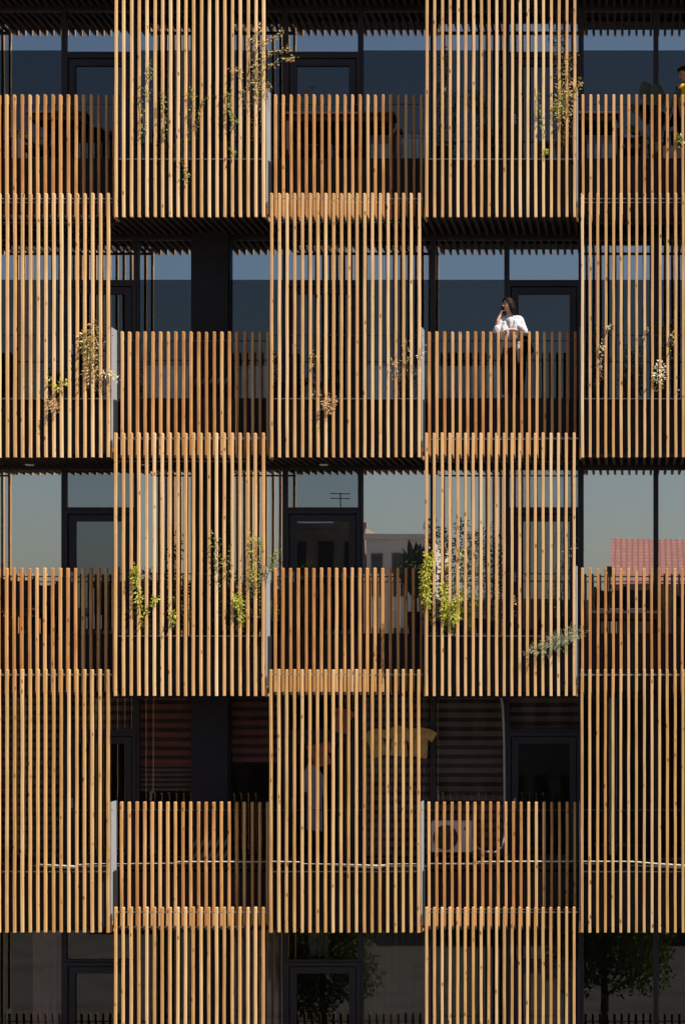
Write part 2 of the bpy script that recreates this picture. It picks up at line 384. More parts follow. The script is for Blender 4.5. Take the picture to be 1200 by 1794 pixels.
# ------------------------------------------------------------------ blinds, curtains, furniture
def panel(name, px0, px1, py0, py1, y, mat, label, cat, wav=0.0, wl=.12, group=None, slats=0):
    x0, x1 = WX(px0, y), WX(px1, y); z0, z1 = WZ(py1, y), WZ(py0, y)
    bm = bm_new()
    if slats:
        z = z0
        while z < z1:
            box(bm, x0, x1, y - .03, y + .004, z, min(z1, z + slats * .55)); z += slats
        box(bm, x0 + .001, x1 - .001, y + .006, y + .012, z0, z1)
    else:
        n = max(2, int((x1 - x0) / .012)) if wav else 1
        cols = []
        for i in range(n + 1):
            x = x0 + (x1 - x0) * i / n
            dy = wav * math.sin(2 * math.pi * x / wl + 1.5 * math.sin(x * 3.1)) if wav else 0
            cols.append([bm.verts.new((x, y + dy + q, z)) for q in (0, .006) for z in (z0, z1)])
        for i in range(n):
            a, b_ = cols[i], cols[i + 1]
            bm.faces.new((a[0], b_[0], b_[1], a[1])); bm.faces.new((a[2], a[3], b_[3], b_[2]))
            bm.faces.new((a[0], a[2], b_[2], b_[0])); bm.faces.new((a[1], b_[1], b_[3], a[3]))
        bm.faces.new((cols[0][0], cols[0][1], cols[0][3], cols[0][2])); bm.faces.new((cols[-1][0], cols[-1][2], cols[-1][3], cols[-1][1]))
    o = link(name, done(bm, name), mat, None, label=label, cat=cat, group=group, smooth=False)
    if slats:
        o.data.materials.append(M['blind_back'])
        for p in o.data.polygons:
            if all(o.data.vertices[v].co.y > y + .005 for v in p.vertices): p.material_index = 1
    return o
M['blind_blue'] = simple('blue grey blind', (0.36, 0.45, 0.55), 0.9, (0.32, 0.41, 0.5), 2)
M['blind_white'] = simple('white blind', (0.86, 0.87, 0.86), 0.9, (0.82, 0.84, 0.83), 2)
M['curtain_pale'] = simple('pale curtain', (0.85, 0.87, 0.86), 0.95, (0.78, 0.8, 0.79), 4)
M['blind_red'] = simple('rust red slats', (0.30, 0.10, 0.065), 0.8, (0.2, 0.07, 0.05), 2)
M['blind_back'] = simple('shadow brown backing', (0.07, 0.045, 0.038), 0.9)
M['blind_brown'] = simple('brown grey slats', (0.2, 0.165, 0.14), 0.8, (0.15, 0.12, 0.1), 3)
M['curtain_brown'] = simple('mauve brown curtain', (0.24, 0.19, 0.2), 0.95, (0.18, 0.14, 0.15), 4)
M['curtain_grey'] = simple('grey curtain', (0.12, 0.115, 0.11), 0.95, (0.085, 0.08, 0.08), 4)
M['amber'] = simple('amber fabric', (0.5, 0.3, 0.08), 0.9, (0.3, 0.12, 0.05), 9)
YI = 1.66
row3 = [(-16, 110, 780, 1100, 'curtain_pale', .018, 'pale curtain in soft folds, leftmost on the middle storey', 'curtain'),
        (116, 236, 858, 1100, 'curtain_grey', .012, 'grey curtain behind the leftmost door on the middle storey', 'curtain'),
        (243, 337, 780, 917, 'blind_white', 0, 'half lowered white blind beside the dark column on the middle storey', 'blind'),
        (402, 497, 780, 1100, 'curtain_pale', .02, 'pale curtain left of the middle door with the reflected roofs', 'curtain'),
        (636, 755, 780, 1112, 'blind_white', 0, 'fully lowered white blind behind the potted palm', 'blind'),
        (763, 885, 780, 1112, 'blind_white', 0, 'fully lowered white blind behind the green shoots of the right screen', 'blind'),
        (893, 1014, 780, 888, 'blind_white', 0, 'short white blind above the rightmost door on the middle storey', 'blind'),
        (1022, 1145, 780, 1112, 'blind_white', 0, 'fully lowered white blind behind the dark chairs', 'blind'),
        (1153, 1274, 780, 1112, 'blind_white', 0, 'fully lowered white blind at the right edge of the middle storey', 'blind')]
for (a, b_, c0, c1, m_, wv, lb, ct) in row3:
    panel('curtain' if ct == 'curtain' else 'roller_blind', a, b_, c0, c1, YI, M[m_], lb, ct, wav=wv, wl=.11)
row4 = [(-16, 110, 1200, 1520, 'blind_brown', 'brown slatted blind, leftmost on the fourth storey'),
        (116, 236, 1200, 1278, 'blind_brown', 'short brown slatted blind above the leftmost door on the fourth storey'),
        (243, 337, 1200, 1340, 'blind_red', 'rust red slatted blind left of the dark column'),
        (402, 497, 1200, 1336, 'blind_red', 'rust red slatted blind right of the dark column'),
        (636, 755, 1200, 1500, 'blind_brown', 'brown slatted blind left of the air conditioner behind the tall screen'),
        (763, 885, 1200, 1500, 'blind_brown', 'brown slatted blind above the air conditioner'),
        (893, 1014, 1200, 1280, 'blind_brown', 'short brown slatted blind above the door beside the grey conduit')]
for (a, b_, c0, c1, m_, lb) in row4:
    panel('slatted_blind', a, b_, c0, c1, YI, M[m_], lb, 'blind', slats=.17)
panel('slatted_blind', 243, 337, 1341, 1386, YI, M['blind_brown'], 'brown slatted blind with pale bottom bar left of the dark column', 'blind', slats=.09)
row5 = [(58, 110, 1620, 1960, 'curtain_brown', 'mauve brown curtain at the lower left corner'),
        (402, 497, 1620, 1960, 'curtain_brown', 'mauve brown curtain left of the lowest middle door'),
        (636, 755, 1620, 1960, 'curtain_grey', 'grey curtain right of the lowest middle door'),
        (540, 575, 1620, 1678, 'curtain_grey', 'narrow grey curtain in the transom above the lowest middle door')]
for (a, b_, c0, c1, m_, lb) in row5:
    panel('curtain', a, b_, c0, c1, YI, M[m_], lb, 'curtain', wav=.02, wl=.14)
# amber and coral garments hanging inside the fourth storey
def garment(px, py, w, h, mat, label):
    bm = bm_new(); p = W(px, py, 1.36); k = .01
    outline = [(-.5, .35), (-.2, .5), (.2, .5), (.5, .35), (.42, .05), (.3, .12), (.33, -.5), (-.33, -.48), (-.3, .12), (-.42, .05)]
    v0 = [bm.verts.new((x * w * k, -.02, z * h * k)) for x, z in outline]; v1 = [bm.verts.new((x * w * k, .02, z * h * k)) for x, z in outline]
    bm.faces.new(v0); bm.faces.new(v1[::-1]); n = len(outline)
    for i in range(n): bm.faces.new((v0[i], v1[i], v1[(i+1) % n], v0[(i+1) % n]))
    bmesh.ops.rotate(bm, verts=bm.verts, cent=(0, 0, 0), matrix=Matrix.Rotation(random.uniform(-.3, .3), 3, 'Y'))
    for v in bm.verts: v.co += Vector((noise.noise(v.co * 9 + Vector((px, 0, 0))) * .09, noise.noise(v.co * 7) * .03, noise.noise(v.co * 8 + Vector((0, px, 0))) * .09))
    link('hanging_garment', done(bm, 'garment'), mat, None, p, label=label, cat='garment', group='garments hanging before the glass')
M['coral'] = simple('coral cloth', (0.40, 0.15, 0.10), 0.9, (0.26, 0.08, 0.06), 12)
M['ochre'] = simple('ochre cloth', (0.50, 0.36, 0.14), 0.9, (0.3, 0.19, 0.08), 12)
for i, (px, py, w, h, m_, lb) in enumerate([(565, 1322, 52, 44, 'coral', 'coral cloth hanging before the middle door of the fourth storey'), (600, 1262, 44, 46, 'coral', 'faded coral cloth hanging high before the transom of the middle door'),
        (660, 1302, 44, 52, 'ochre', 'ochre cloth hanging just right of the middle door'), (700, 1300, 46, 54, 'ochre', 'ochre cloth in the middle of the hanging row'), (738, 1302, 44, 58, 'ochre', 'ochre cloth hanging at the right end of the row'),
        (550, 1400, 40, 120, 'amber' if False else 'greytop', 'long grey robe hanging before the middle door of the fourth storey')]):
    garment(px, py, w, h, M[m_], lb)

# low white cabinets inside
for (a, b_, r, lb) in [(252, 331, 2, 'left of the dark column behind the railing'), (412, 494, 2, 'right of the dark column on the second storey'),
                       (640, 752, 2, 'behind the tall screen left of the woman'), (768, 884, 2, 'directly left of the woman'),
                       (20, 108, 1, 'at the top left of the picture'), (640, 752, 1, 'behind the middle railing of the top storey'), (1026, 1082, 1, 'behind the top right railing'), (1094, 1130, 1, 'beside the big leaved plant')]:
    y = 1.75; x0, x1 = WX(a, y), WX(b_, y); zt = WZ(F[r] - (56 if r == 2 else 40), y); z0 = ZF[r] - .06
    t = empty('low_cabinet', ((x0 + x1) / 2, y, z0), 'low white cabinet inside the glass %s' % lb, 'cabinet', 'low white cabinets inside the windows')
    w = (x1 - x0) / 2; h = zt - z0
    boxes('carcass', [(-w, w, .02, .14, 0, h - .03)], M['white'], t); boxes('cabinet_top', [(-w - .01, w + .01, 0, .15, h - .028, h)], M['white'], t)
    n = 3
    for i in range(n):
        boxes('drawer_front', [(-w + .01 + i * 2 * w / n, -w - .01 + (i + 1) * 2 * w / n, .003, .018, .04, h - .05)], M['white'], t)

def table(px0, px1, py, r, label, y=1.0, mat='table'):
    x0, x1 = WX(px0, y), WX(px1, y); zt = WZ(py, y); z0 = ZF[r] + .05
    t = empty('table', ((x0 + x1) / 2, y, z0), label, 'table', 'dark tables on the balconies'); w = (x1 - x0) / 2; h = zt - z0
    boxes('tabletop', [(-w, w, -.28, .28, h - .045, h)], M[mat], t, bev=.008)
    boxes('apron', [(-w + .05, w - .05, -.23, .23, h - .15, h - .047)], M['table'], t)
    for sx in (-1, 1):
        for sy in (-1, 1):
            cx, cy = sx * (w - .06), sy * .22
            boxes('leg', [(cx - .03, cx + .03, cy - .03, cy + .03, 0, h - .152)], M['table'], t)
table(54, 158, 201, 1, 'dark red brown table behind the top left railing')
table(503, 694, 203, 1, 'long dark red brown table behind the middle railing of the top storey')
table(1000, 1084, 202, 1, 'dark red brown table behind the top right railing')
table(1036, 1160, 1071, 3, 'grey topped table before the two dark chairs', y=.85, mat='greytop')
table(10, 62, 1066, 3, 'small dark table behind the left railing of the middle storey', y=.9)

def chair(px, r, label, y=1.15, w=.27, pytop=None, mat='cloth_dark'):
    x = WX(px, y); z0 = ZF[r] + .05
    t = empty('armchair', (x, y, z0), label, 'chair', 'dark fabric chairs on the balconies')
    h = (WZ(pytop, y) - z0) if pytop else .95
    boxes('seat', [(-w, w, -.25, .22, .36, .46)], M[mat], t, bev=.02)
    bm = bm_new(); n = 10; rows = 5; vf = {}
    for s in (0, 1):
        for i in range(n + 1):
            for j in range(rows + 1):
                u = i / n * 2 - 1; v = j / rows
                sag = (.05 * (1 - u * u)) * v                       # backrest sags between its posts
                vf[s, i, j] = bm.verts.new((u * w, .22 + .05 * s + .05 * v + .03 * (1 - u * u), .44 + v * (h - .44) - sag))
    for i in range(n):
        for j in range(rows):
            bm.faces.new((vf[0, i, j], vf[0, i+1, j], vf[0, i+1, j+1], vf[0, i, j+1])); bm.faces.new((vf[1, i, j], vf[1, i, j+1], vf[1, i+1, j+1], vf[1, i+1, j]))
        bm.faces.new((vf[0, i, rows], vf[0, i+1, rows], vf[1, i+1, rows], vf[1, i, rows])); bm.faces.new((vf[0, i, 0], vf[1, i, 0], vf[1, i+1, 0], vf[0, i+1, 0]))
    for i in (0, n):
        for j in range(rows): bm.faces.new((vf[0, i, j], vf[0, i, j+1], vf[1, i, j+1], vf[1, i, j]))
    link('backrest', done(bm, 'backrest'), M[mat], t)
    for sx in (-1, 1):
        boxes('post', [(sx * (w + .02) - .018, sx * (w + .02) + .018, .2, .3, .30, h + .03)], M['black'], t)
        boxes('armrest', [(sx * (w + .02) - .022, sx * (w + .02) + .022, -.25, .2, .60, .635)], M['black'], t)
        for sy in (-.22, .2): boxes('leg', [(sx * w * .9 - .02, sx * w * .9 + .02, sy - .02, sy + .02, 0, .358)], M['black'], t)
chair(1068, 3, 'dark plum fabric chair, left one behind the grey topped table', pytop=1030, w=.25)
chair(1122, 3, 'dark plum fabric chair, right one behind the grey topped table', pytop=1029, w=.26)
chair(1194, 3, 'dark slatted chair at the right edge of the middle storey', pytop=1040, w=.1, y=1.2)
chair(70, 1, 'dark chair behind the top left table', pytop=214, w=.25, y=1.25)
chair(540, 1, 'dark chair behind the left end of the long top storey table', pytop=222, w=.22, y=1.25)
chair(610, 1, 'dark chair behind the middle of the long top storey table', pytop=222, w=.25, y=1.25)
chair(1105, 1, 'dark chair beside the big leaved plant on the top storey', pytop=228, w=.22, y=1.2)
chair(22, 3, 'dark chair behind the left railing of the middle storey', pytop=1012, w=.3, y=1.2)
chair(70, 3, 'dark chair standing nearest the left door of the middle storey', pytop=1020, w=.22, y=1.2)
p = W(1067.5, 1003, .9)
t = empty('black_box', p, 'small black box on a stalk behind the right railing of the middle storey', 'box')
boxes('case', [(-.045, .045, -.03, .03, 0, .11)], M['black'], t, bev=.006); boxes('stalk', [(-.01, .01, -.01, .01, ZF[3] + .05 - p.z, -.001)], M['black'], t)

# air conditioner
M['acgrey'] = simple('pale grey enamel', (0.62, 0.62, 0.64), 0.6, (0.54, 0.54, 0.57), 5)
y = 1.1; x0, x1 = WX(755, y), WX(826, y); z0, z1 = WZ(1494, y), WZ(1440, y); cx = (x0 + x1) / 2
t = empty('air_conditioner', (cx, y, z0), 'pale grey air conditioner with round fan behind the right railing of the fourth storey', 'air conditioner')
w = (x1 - x0) / 2; h = z1 - z0
bm = bm_new(); box(bm, -w, w, 0, .3, 0, h, bev=.012); link('casing', done(bm, 'casing'), M['acgrey'], t)
fx = -w + .265; fz = h / 2 - .01; R = .225
bm = bm_new(); bmesh.ops.create_cone(bm, cap_ends=True, segments=40, radius1=R, radius2=R, depth=.02, matrix=Matrix.Translation((fx, -.004, fz)) @ Matrix.Rotation(math.pi/2, 4, 'X'))
link('fan_opening', done(bm, 'fan_opening'), M['black'], t)
bm = bm_new()
for a in range(5):
    m4 = Matrix.Translation((fx, -.018, fz)) @ Matrix.Rotation(a * 2 * math.pi / 5, 4, 'Y')
    vs = [bm.verts.new(m4 @ Vector(q)) for q in ((.03, 0, -.02), (.19, .003, -.06), (.2, .003, .05), (.03, 0, .03))]
    ws = [bm.verts.new(v.co + Vector((0, .003, 0))) for v in vs]
    bm.faces.new(vs); bm.faces.new(ws[::-1])
    for i in range(4): bm.faces.new((vs[i], ws[i], ws[(i+1) % 4], vs[(i+1) % 4]))
link('fan_blades', done(bm, 'fan_blades'), M['darksteel'], t)
bm = bm_new()
for rr in (.06, .11, .16, .21):
    pts = [(fx + rr * math.cos(k * math.pi / 16), -.032, fz + rr * math.sin(k * math.pi / 16)) for k in range(33)]
    tube(bm, pts, .0022, 4)
for k in range(8):
    a = k * math.pi / 4; tube(bm, [(fx, -.032, fz), (fx + R * math.cos(a), -.028, fz + R * math.sin(a))], .0022, 4)
ball(bm, Vector((fx, -.03, fz)), (.028, .008, .028), seg=10)
link('fan_grille', done(bm, 'fan_grille'), M['darksteel'], t)
bm = bm_new(); ball(bm, Vector((w - .11, -.004, h - .13)), (.032, .008, .032), seg=14); link('badge', done(bm, 'badge'), M['redbadge'], t)
boxes('service_cover', [(w + .002, w + .07, .08, .24, .02, h * .4)], M['white'], t, bev=.01)
for sx in (-.7, .7): boxes('foot', [(sx * w - .03, sx * w + .03, .02, .28, ZF[4] + .05 - z0, -.002)], M['black'], t)

def pxtube(name, pts, y, rad, mat, label, cat, seg=8, group=None, jig=0):
    P = [W(a, b_, y) for a, b_ in pts]; o = P[0].copy(); Q = []
    for i in range(len(P) - 1):
        for k in range(4): Q.append((P[i].lerp(P[i+1], k / 4) - o, (rad if not hasattr(rad, '__len__') else rad[i] * (1 - k/4) + rad[i+1] * k/4)))
    Q.append((P[-1] - o, rad if not hasattr(rad, '__len__') else rad[-1]))
    bm = bm_new(); tube(bm, [q[0] for q in Q], [q[1] for q in Q], seg)
    return link(name, done(bm, name), mat, None, o, label=label, cat=cat, group=group, smooth=True)
pxtube('conduit', [(878, 1222), (881, 1240), (883, 1300), (884, 1400), (884, 1460), (880, 1485), (868, 1494), (850, 1493), (836, 1486), (829, 1478)], 1.25, .022, M['conduit'],
       'grey plastic conduit hanging beside the door and curling to the air conditioner', 'conduit')
# cream cables threaded through the battens above the floor of the fourth storey
th, tk = .011, .03
segs = [(1, [(66, 1515, th), (85, 1516, .02), (100, 1517, tk), (132, 1519, .04), (134, 1516, .02), (165, 1514, th), (191, 1513.5, th)], 'leftmost, thickened at its middle'),
        (2, [(203, 1514, th), (240, 1514, th), (310, 1513, th), (312, 1510.5, .024), (360, 1510.5, .026), (465, 1510.5, .026)], 'across the left railing'),
        (3, [(473, 1510, .024), (527, 1511, .02), (530, 1514, th), (600, 1515, .016), (640, 1516.5, .024), (660, 1517.5, .04), (673, 1517, .035), (678, 1514.5, .014), (734, 1514, th)], 'behind the middle tall screen'),
        (4, [(748, 1514, th), (835, 1514.5, th), (838, 1510.5, .024), (920, 1510, .028), (1008, 1510, .028)], 'across the railing with the air conditioner'),
        (5, [(1018, 1510, .024), (1090, 1510, .02), (1110, 1510.5, .03), (1150, 1514, .032), (1200, 1517, .032), (1270, 1522, .032)], 'at the right edge, sloping down')]
for c, pts, lb in segs:
    yy = .018 if is_tall(4, c) else YR + .018
    pxtube('cable', [(a, b_) for a, b_, _ in pts], yy, [q * .45 for _, _, q in pts], M['cable'], 'cream cable strung between battens of the fourth storey, %s' % lb, 'cable', group='cream cables along the fourth storey')

# ------------------------------------------------------------------ plants
M['l_green'] = leaf_mat('fresh green leaves', [(0.10, 0.16, 0.03), (0.22, 0.28, 0.04), (0.35, 0.38, 0.05), (0.16, 0.22, 0.05)])
M['l_lime'] = leaf_mat('lime leaves', [(0.30, 0.36, 0.02), (0.46, 0.47, 0.03), (0.56, 0.52, 0.05), (0.18, 0.26, 0.02)])
M['l_gold'] = leaf_mat('golden leaves', [(0.50, 0.32, 0.09), (0.64, 0.44, 0.15), (0.34, 0.28, 0.06), (0.68, 0.52, 0.26)])
M['l_dry'] = leaf_mat('dry orange leaves', [(0.55, 0.34, 0.16), (0.62, 0.42, 0.24), (0.4, 0.2, 0.09)])
M['l_cream'] = leaf_mat('cream leaves', [(0.8, 0.68, 0.45), (0.85, 0.78, 0.6), (0.55, 0.42, 0.2)])
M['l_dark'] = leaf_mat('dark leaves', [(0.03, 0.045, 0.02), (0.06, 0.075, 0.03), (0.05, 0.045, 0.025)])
M['l_sage'] = leaf_mat('grey green needles', [(0.28, 0.33, 0.2), (0.38, 0.42, 0.28), (0.2, 0.26, 0.14)])
M['l_palm'] = leaf_mat('deep green palm leaves', [(0.02, 0.035, 0.02), (0.03, 0.05, 0.025)], .1)
M['l_big'] = leaf_mat('deep green broad leaves', [(0.018, 0.035, 0.012), (0.025, 0.045, 0.015)], .08)
def leaf(bm, p, d, up, L, w):
    d = d.normalized(); s = d.cross(up)
    s = s.normalized() if s.length > 1e-4 else Vector((1, 0, 0)); n = s.cross(d)
    a = bm.verts.new(p); b1 = bm.verts.new(p + d * L * .45 + s * w * .5 + n * w * .15); b2 = bm.verts.new(p + d * L * .45 - s * w * .5 + n * w * .15)
    m = bm.verts.new(p + d * L * .5 - n * w * .05); e = bm.verts.new(p + d * L - n * L * .12)
    bm.faces.new((a, b1, m)); bm.faces.new((b1, e, m)); bm.faces.new((a, m, b2)); bm.faces.new((m, e, b2))
def rv(r=random):
    while True:
        v = Vector((r.uniform(-1, 1), r.uniform(-1, 1), r.uniform(-1, 1)))
        if .1 < v.length < 1: return v.normalized()
def plant(name, label, cat, base, r, stems, group=None, pot=True):
    """stems: list of (path px points with depth, leaf material, n leaves, length, width, spread metres, droop)"""
    x0 = WX(base[0], base[1]); z0 = ZF[r] + .055 if pot else ZF[r] + .055
    t = empty(name, (x0, base[1], z0), label, cat, group); O = Vector((x0, base[1], z0))
    bms = bm_new(); byl = {}
    for path, lm, n, L, w, spread, droop in stems:
        P = [W(a, b_, y) - O for a, b_, y in path]
        # noisy curve
        Q = []
        for i in range(len(P) - 1):
            for k in range(5):
                q = P[i].lerp(P[i+1], k / 5)
                Q.append(q + rv() * .012 if (i or k) else q)
        Q.append(P[-1]); m = len(Q)
        tube(bms, Q, [.006 * (1 - .65 * i / m) + .0012 for i in range(m)], 5)
        bl = byl.setdefault(lm, bm_new())
        f0 = .1 if len(path) > 2 else .25
        k_ = 1.2 if lm == 'l_dark' else 1.08
        for i in range(int(n * (1.9 if lm == 'l_dark' else 1.5))):
            f = f0 + (1 - f0) * random.random(); q = f * (m - 1); i0 = min(int(q), m - 2); c = Q[i0].lerp(Q[i0+1], q - i0)
            off = rv() * spread * random.random() ** .6; off.y *= .55
            d = off.normalized() * .8 + rv() * .5 + Vector((0, 0, -droop)); d.y -= .35
            leaf(bl, c + off, d, Vector((0, -1, .3)) + rv() * .5, L * k_ * random.uniform(.6, 1.25), w * k_ * random.uniform(.7, 1.2))
    link('stems', done(bms, 'stems'), M['stem'], t)
    for k, bl in byl.items(): link('foliage', done(bl, 'foliage'), M[k], t)
    if pot:
        bm = bm_new(); bmesh.ops.create_cone(bm, cap_ends=True, segments=20, radius1=.10, radius2=.13, depth=.24, matrix=Matrix.Translation((0, 0, .12)))
        bmesh.ops.create_cone(bm, cap_ends=True, segments=20, radius1=.142, radius2=.142, depth=.03, matrix=Matrix.Translation((0, 0, .245)))
        link('pot', done(bm, 'pot'), M['pot'], t)
Yf = -.03
def S(x0, y0, pts, lm, n, L=.07, w=.026, spread=.06, droop=.2, yb=.30, yf=Yf):
    path = [(x0, y0, yb)] + [(a, b_, (c if c is not None else yf)) for a, b_, c in [(q + (None,))[:3] for q in pts]]
    return (path, lm, n, L, w, spread, droop)
# top storey left screen: vines
plant('climbing_vine', 'thin climbing vine with scattered green leaves, leftmost in the top left tall screen', 'vine', (262, .34), 1,
      [S(262, 272, [(255, 230), (246, 172), (262, 130), (264, 108)], 'l_green', 46, .05, .024, .05), S(262, 272, [(268, 200, .1), (260, 150)], 'l_green', 16, .045, .022, .05)], 'climbing vines in the top left screen')
plant('climbing_vine', 'thin climbing vine beside the first, green leaves down to below the floor rim', 'vine', (290, .34), 1,
      [S(290, 272, [(288, 240), (290, 200), (284, 160)], 'l_green', 44, .05, .022, .04), S(290, 272, [(330, 240, .05), (338, 180), (332, 155)], 'l_green', 46, .05, .022, .05),
       S(300, 275, [(318, 285), (327, 300), (325, 316)], 'l_green', 22, .05, .022, .04)], 'climbing vines in the top left screen')
plant('climbing_vine', 'thin climbing vine with a leafy loop, rightmost in the top left screen', 'vine', (395, .34), 1,
      [S(395, 272, [(412, 215), (404, 190), (398, 158)], 'l_green', 62, .055, .024, .05), S(395, 274, [(408, 272), (406, 262)], 'l_green', 16, .06, .024, .04),
       S(350, 272, [(345, 220), (356, 172), (366, 172)], 'l_green', 20, .05, .024, .03)], 'climbing vines in the top left screen')
plant('golden_shrub', 'sparse golden branching shrub reaching past the top left tall screen', 'shrub', (450, .36), 1,
      [S(450, 272, [(448, 180, .1), (462, 120), (500, 104), (518, 100)], 'l_gold', 70, .055, .022, .04), S(450, 272, [(446, 150), (460, 96), (490, 88), (508, 83)], 'l_gold', 66, .055, .022, .04),
       S(450, 272, [(440, 140), (452, 80), (478, 66), (494, 56)], 'l_gold', 46, .05, .02, .04), S(450, 272, [(436, 130), (446, 60), (460, 40)], 'l_gold', 34, .05, .02, .06),
       S(450, 272, [(430, 180), (420, 122), (402, 118)], 'l_gold', 36, .05, .02, .05), S(450, 272, [(455, 170), (446, 130)], 'l_gold', 55, .05, .02, .11), S(450, 272, [(470, 150), (472, 146)], 'l_gold', 12, .05, .02, .05)])
# top storey right screen
plant('dark_shrub', 'dark leafy shrub behind the left part of the top right tall screen', 'shrub', (775, .5), 1,
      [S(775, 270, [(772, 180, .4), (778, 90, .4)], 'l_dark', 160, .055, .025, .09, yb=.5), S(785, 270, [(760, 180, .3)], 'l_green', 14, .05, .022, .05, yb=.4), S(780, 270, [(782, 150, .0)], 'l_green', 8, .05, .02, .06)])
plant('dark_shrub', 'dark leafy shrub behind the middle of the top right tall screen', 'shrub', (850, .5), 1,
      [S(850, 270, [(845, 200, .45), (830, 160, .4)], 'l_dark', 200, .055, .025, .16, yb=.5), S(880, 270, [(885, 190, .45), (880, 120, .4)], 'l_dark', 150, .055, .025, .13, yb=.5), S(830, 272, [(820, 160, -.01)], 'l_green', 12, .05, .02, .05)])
plant('golden_shrub', 'dense golden green shrub at the upper right of the top right tall screen', 'shrub', (985, .34), 1,
      [S(985, 272, [(985, 200), (990, 150), (1000, 90, .1)], 'l_gold', 230, .05, .022, .15), S(985, 272, [(975, 190), (985, 150)], 'l_lime', 60, .05, .022, .12),
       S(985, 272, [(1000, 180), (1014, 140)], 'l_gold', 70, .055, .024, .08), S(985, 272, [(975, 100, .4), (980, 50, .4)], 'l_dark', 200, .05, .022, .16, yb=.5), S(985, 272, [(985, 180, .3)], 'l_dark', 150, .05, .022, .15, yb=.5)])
plant('climbing_vine', 'single trailing vine with pale green leaf pairs in the top right tall screen', 'vine', (950, .32), 1,
      [S(950, 272, [(954, 230), (943, 190), (942, 145)], 'l_green', 22, .06, .028, .03), S(950, 274, [(955, 268), (957, 262)], 'l_lime', 12, .06, .026, .03)])
# second storey
plant('dry_shrub', 'dry golden shrub at the right of the left tall screen on the second storey', 'shrub', (160, .34), 2,
      [S(160, 690, [(160, 650), (152, 610), (150, 585)], 'l_gold', 150, .06, .024, .13), S(160, 690, [(165, 640), (168, 600), (165, 565)], 'l_gold', 80, .05, .022, .12),
       S(160, 690, [(180, 655), (198, 650), (206, 668)], 'l_cream', 40, .06, .024, .05), S(160, 690, [(160, 655)], 'l_dry', 70, .055, .022, .14), S(160, 690, [(150, 595)], 'l_lime', 36, .06, .026, .08),
       S(160, 690, [(170, 640, .3), (170, 600, .3)], 'l_dark', 160, .055, .024, .17, yb=.45)])
plant('yellow_shrub', 'small yellow green shrub with a dry orange clump in the left tall screen', 'shrub', (98, .34), 2,
      [S(98, 690, [(110, 670), (114, 668)], 'l_lime', 22, .06, .035, .05), S(98, 690, [(88, 662), (85, 658)], 'l_lime', 10, .06, .035, .04), S(98, 690, [(103, 675), (101, 680)], 'l_lime', 14, .06, .034, .06),
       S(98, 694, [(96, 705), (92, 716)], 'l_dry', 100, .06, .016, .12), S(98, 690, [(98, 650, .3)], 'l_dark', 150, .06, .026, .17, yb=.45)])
plant('dry_shrub', 'dark shrub with a dry orange tuft in the middle tall screen on the second storey', 'shrub', (575, .36), 2,
      [S(575, 694, [(578, 705), (576, 716)], 'l_dry', 130, .055, .018, .13, yf=-.04), S(560, 690, [(552, 640), (548, 612)], 'l_gold', 22, .05, .02, .04), S(555, 690, [(550, 640, .4), (560, 610, .4)], 'l_dark', 140, .05, .022, .13, yb=.5),
       S(575, 690, [(590, 660, .4)], 'l_dark', 90, .05, .022, .13, yb=.5), S(575, 690, [(550, 690)], 'l_gold', 10, .05, .02, .05)])
plant('dark_shrub', 'dark thin shrub with few cream leaves at the left of the middle tall screen', 'shrub', (487, .4), 2,
      [S(487, 690, [(484, 640, .3), (483, 612, .05)], 'l_dark', 90, .05, .022, .09, yb=.5), S(487, 690, [(484, 612)], 'l_gold', 8, .05, .02, .03)])
plant('dry_shrub', 'greyish dry shrub at the right of the second storey middle screen', 'shrub', (710, .38), 2,
      [S(700, 690, [(695, 655), (690, 632)], 'l_dry', 45, .045, .014, .10), S(715, 690, [(712, 630), (712, 590)], 'l_gold', 26, .045, .016, .07), S(730, 690, [(735, 640), (740, 600)], 'l_cream', 16, .05, .018, .07),
       S(710, 690, [(712, 660, .35), (716, 640, .35)], 'l_dark', 190, .05, .02, .2, yb=.5)])
plant('dark_shrub', 'dark shrub with a glowing cream branch at the left of the right tall screen', 'shrub', (1045, .38), 2,
      [S(1045, 690, [(1052, 620), (1062, 578), (1080, 568)], 'l_cream', 26, .05, .022, .03), S(1045, 690, [(1050, 632)], 'l_cream', 14, .05, .02, .05), S(1040, 690, [(1045, 640, .35), (1048, 580, .35)], 'l_dark', 190, .05, .024, .15, yb=.5)])
plant('dark_shrub', 'wide dark shrub in the middle of the right tall screen on the second storey', 'shrub', (1105, .4), 2,
      [S(1105, 690, [(1105, 650, .35), (1110, 610, .35)], 'l_dark', 260, .055, .024, .22, yb=.5), S(1105, 690, [(1130, 600, .0), (1134, 570)], 'l_gold', 8, .05, .02, .03)])
plant('cream_shrub', 'shrub with bright cream leaves low in the right tall screen', 'shrub', (1156, .36), 2,
      [S(1156, 690, [(1155, 660), (1155, 638)], 'l_cream', 75, .065, .026, .09), S(1160, 690, [(1176, 600), (1178, 578)], 'l_gold', 14, .05, .02, .04), S(1186, 690, [(1188, 682)], 'l_cream', 4, .06, .026, .03),
       S(1160, 690, [(1160, 620, .35), (1165, 570, .35)], 'l_dark', 230, .055, .024, .16, yb=.5)])
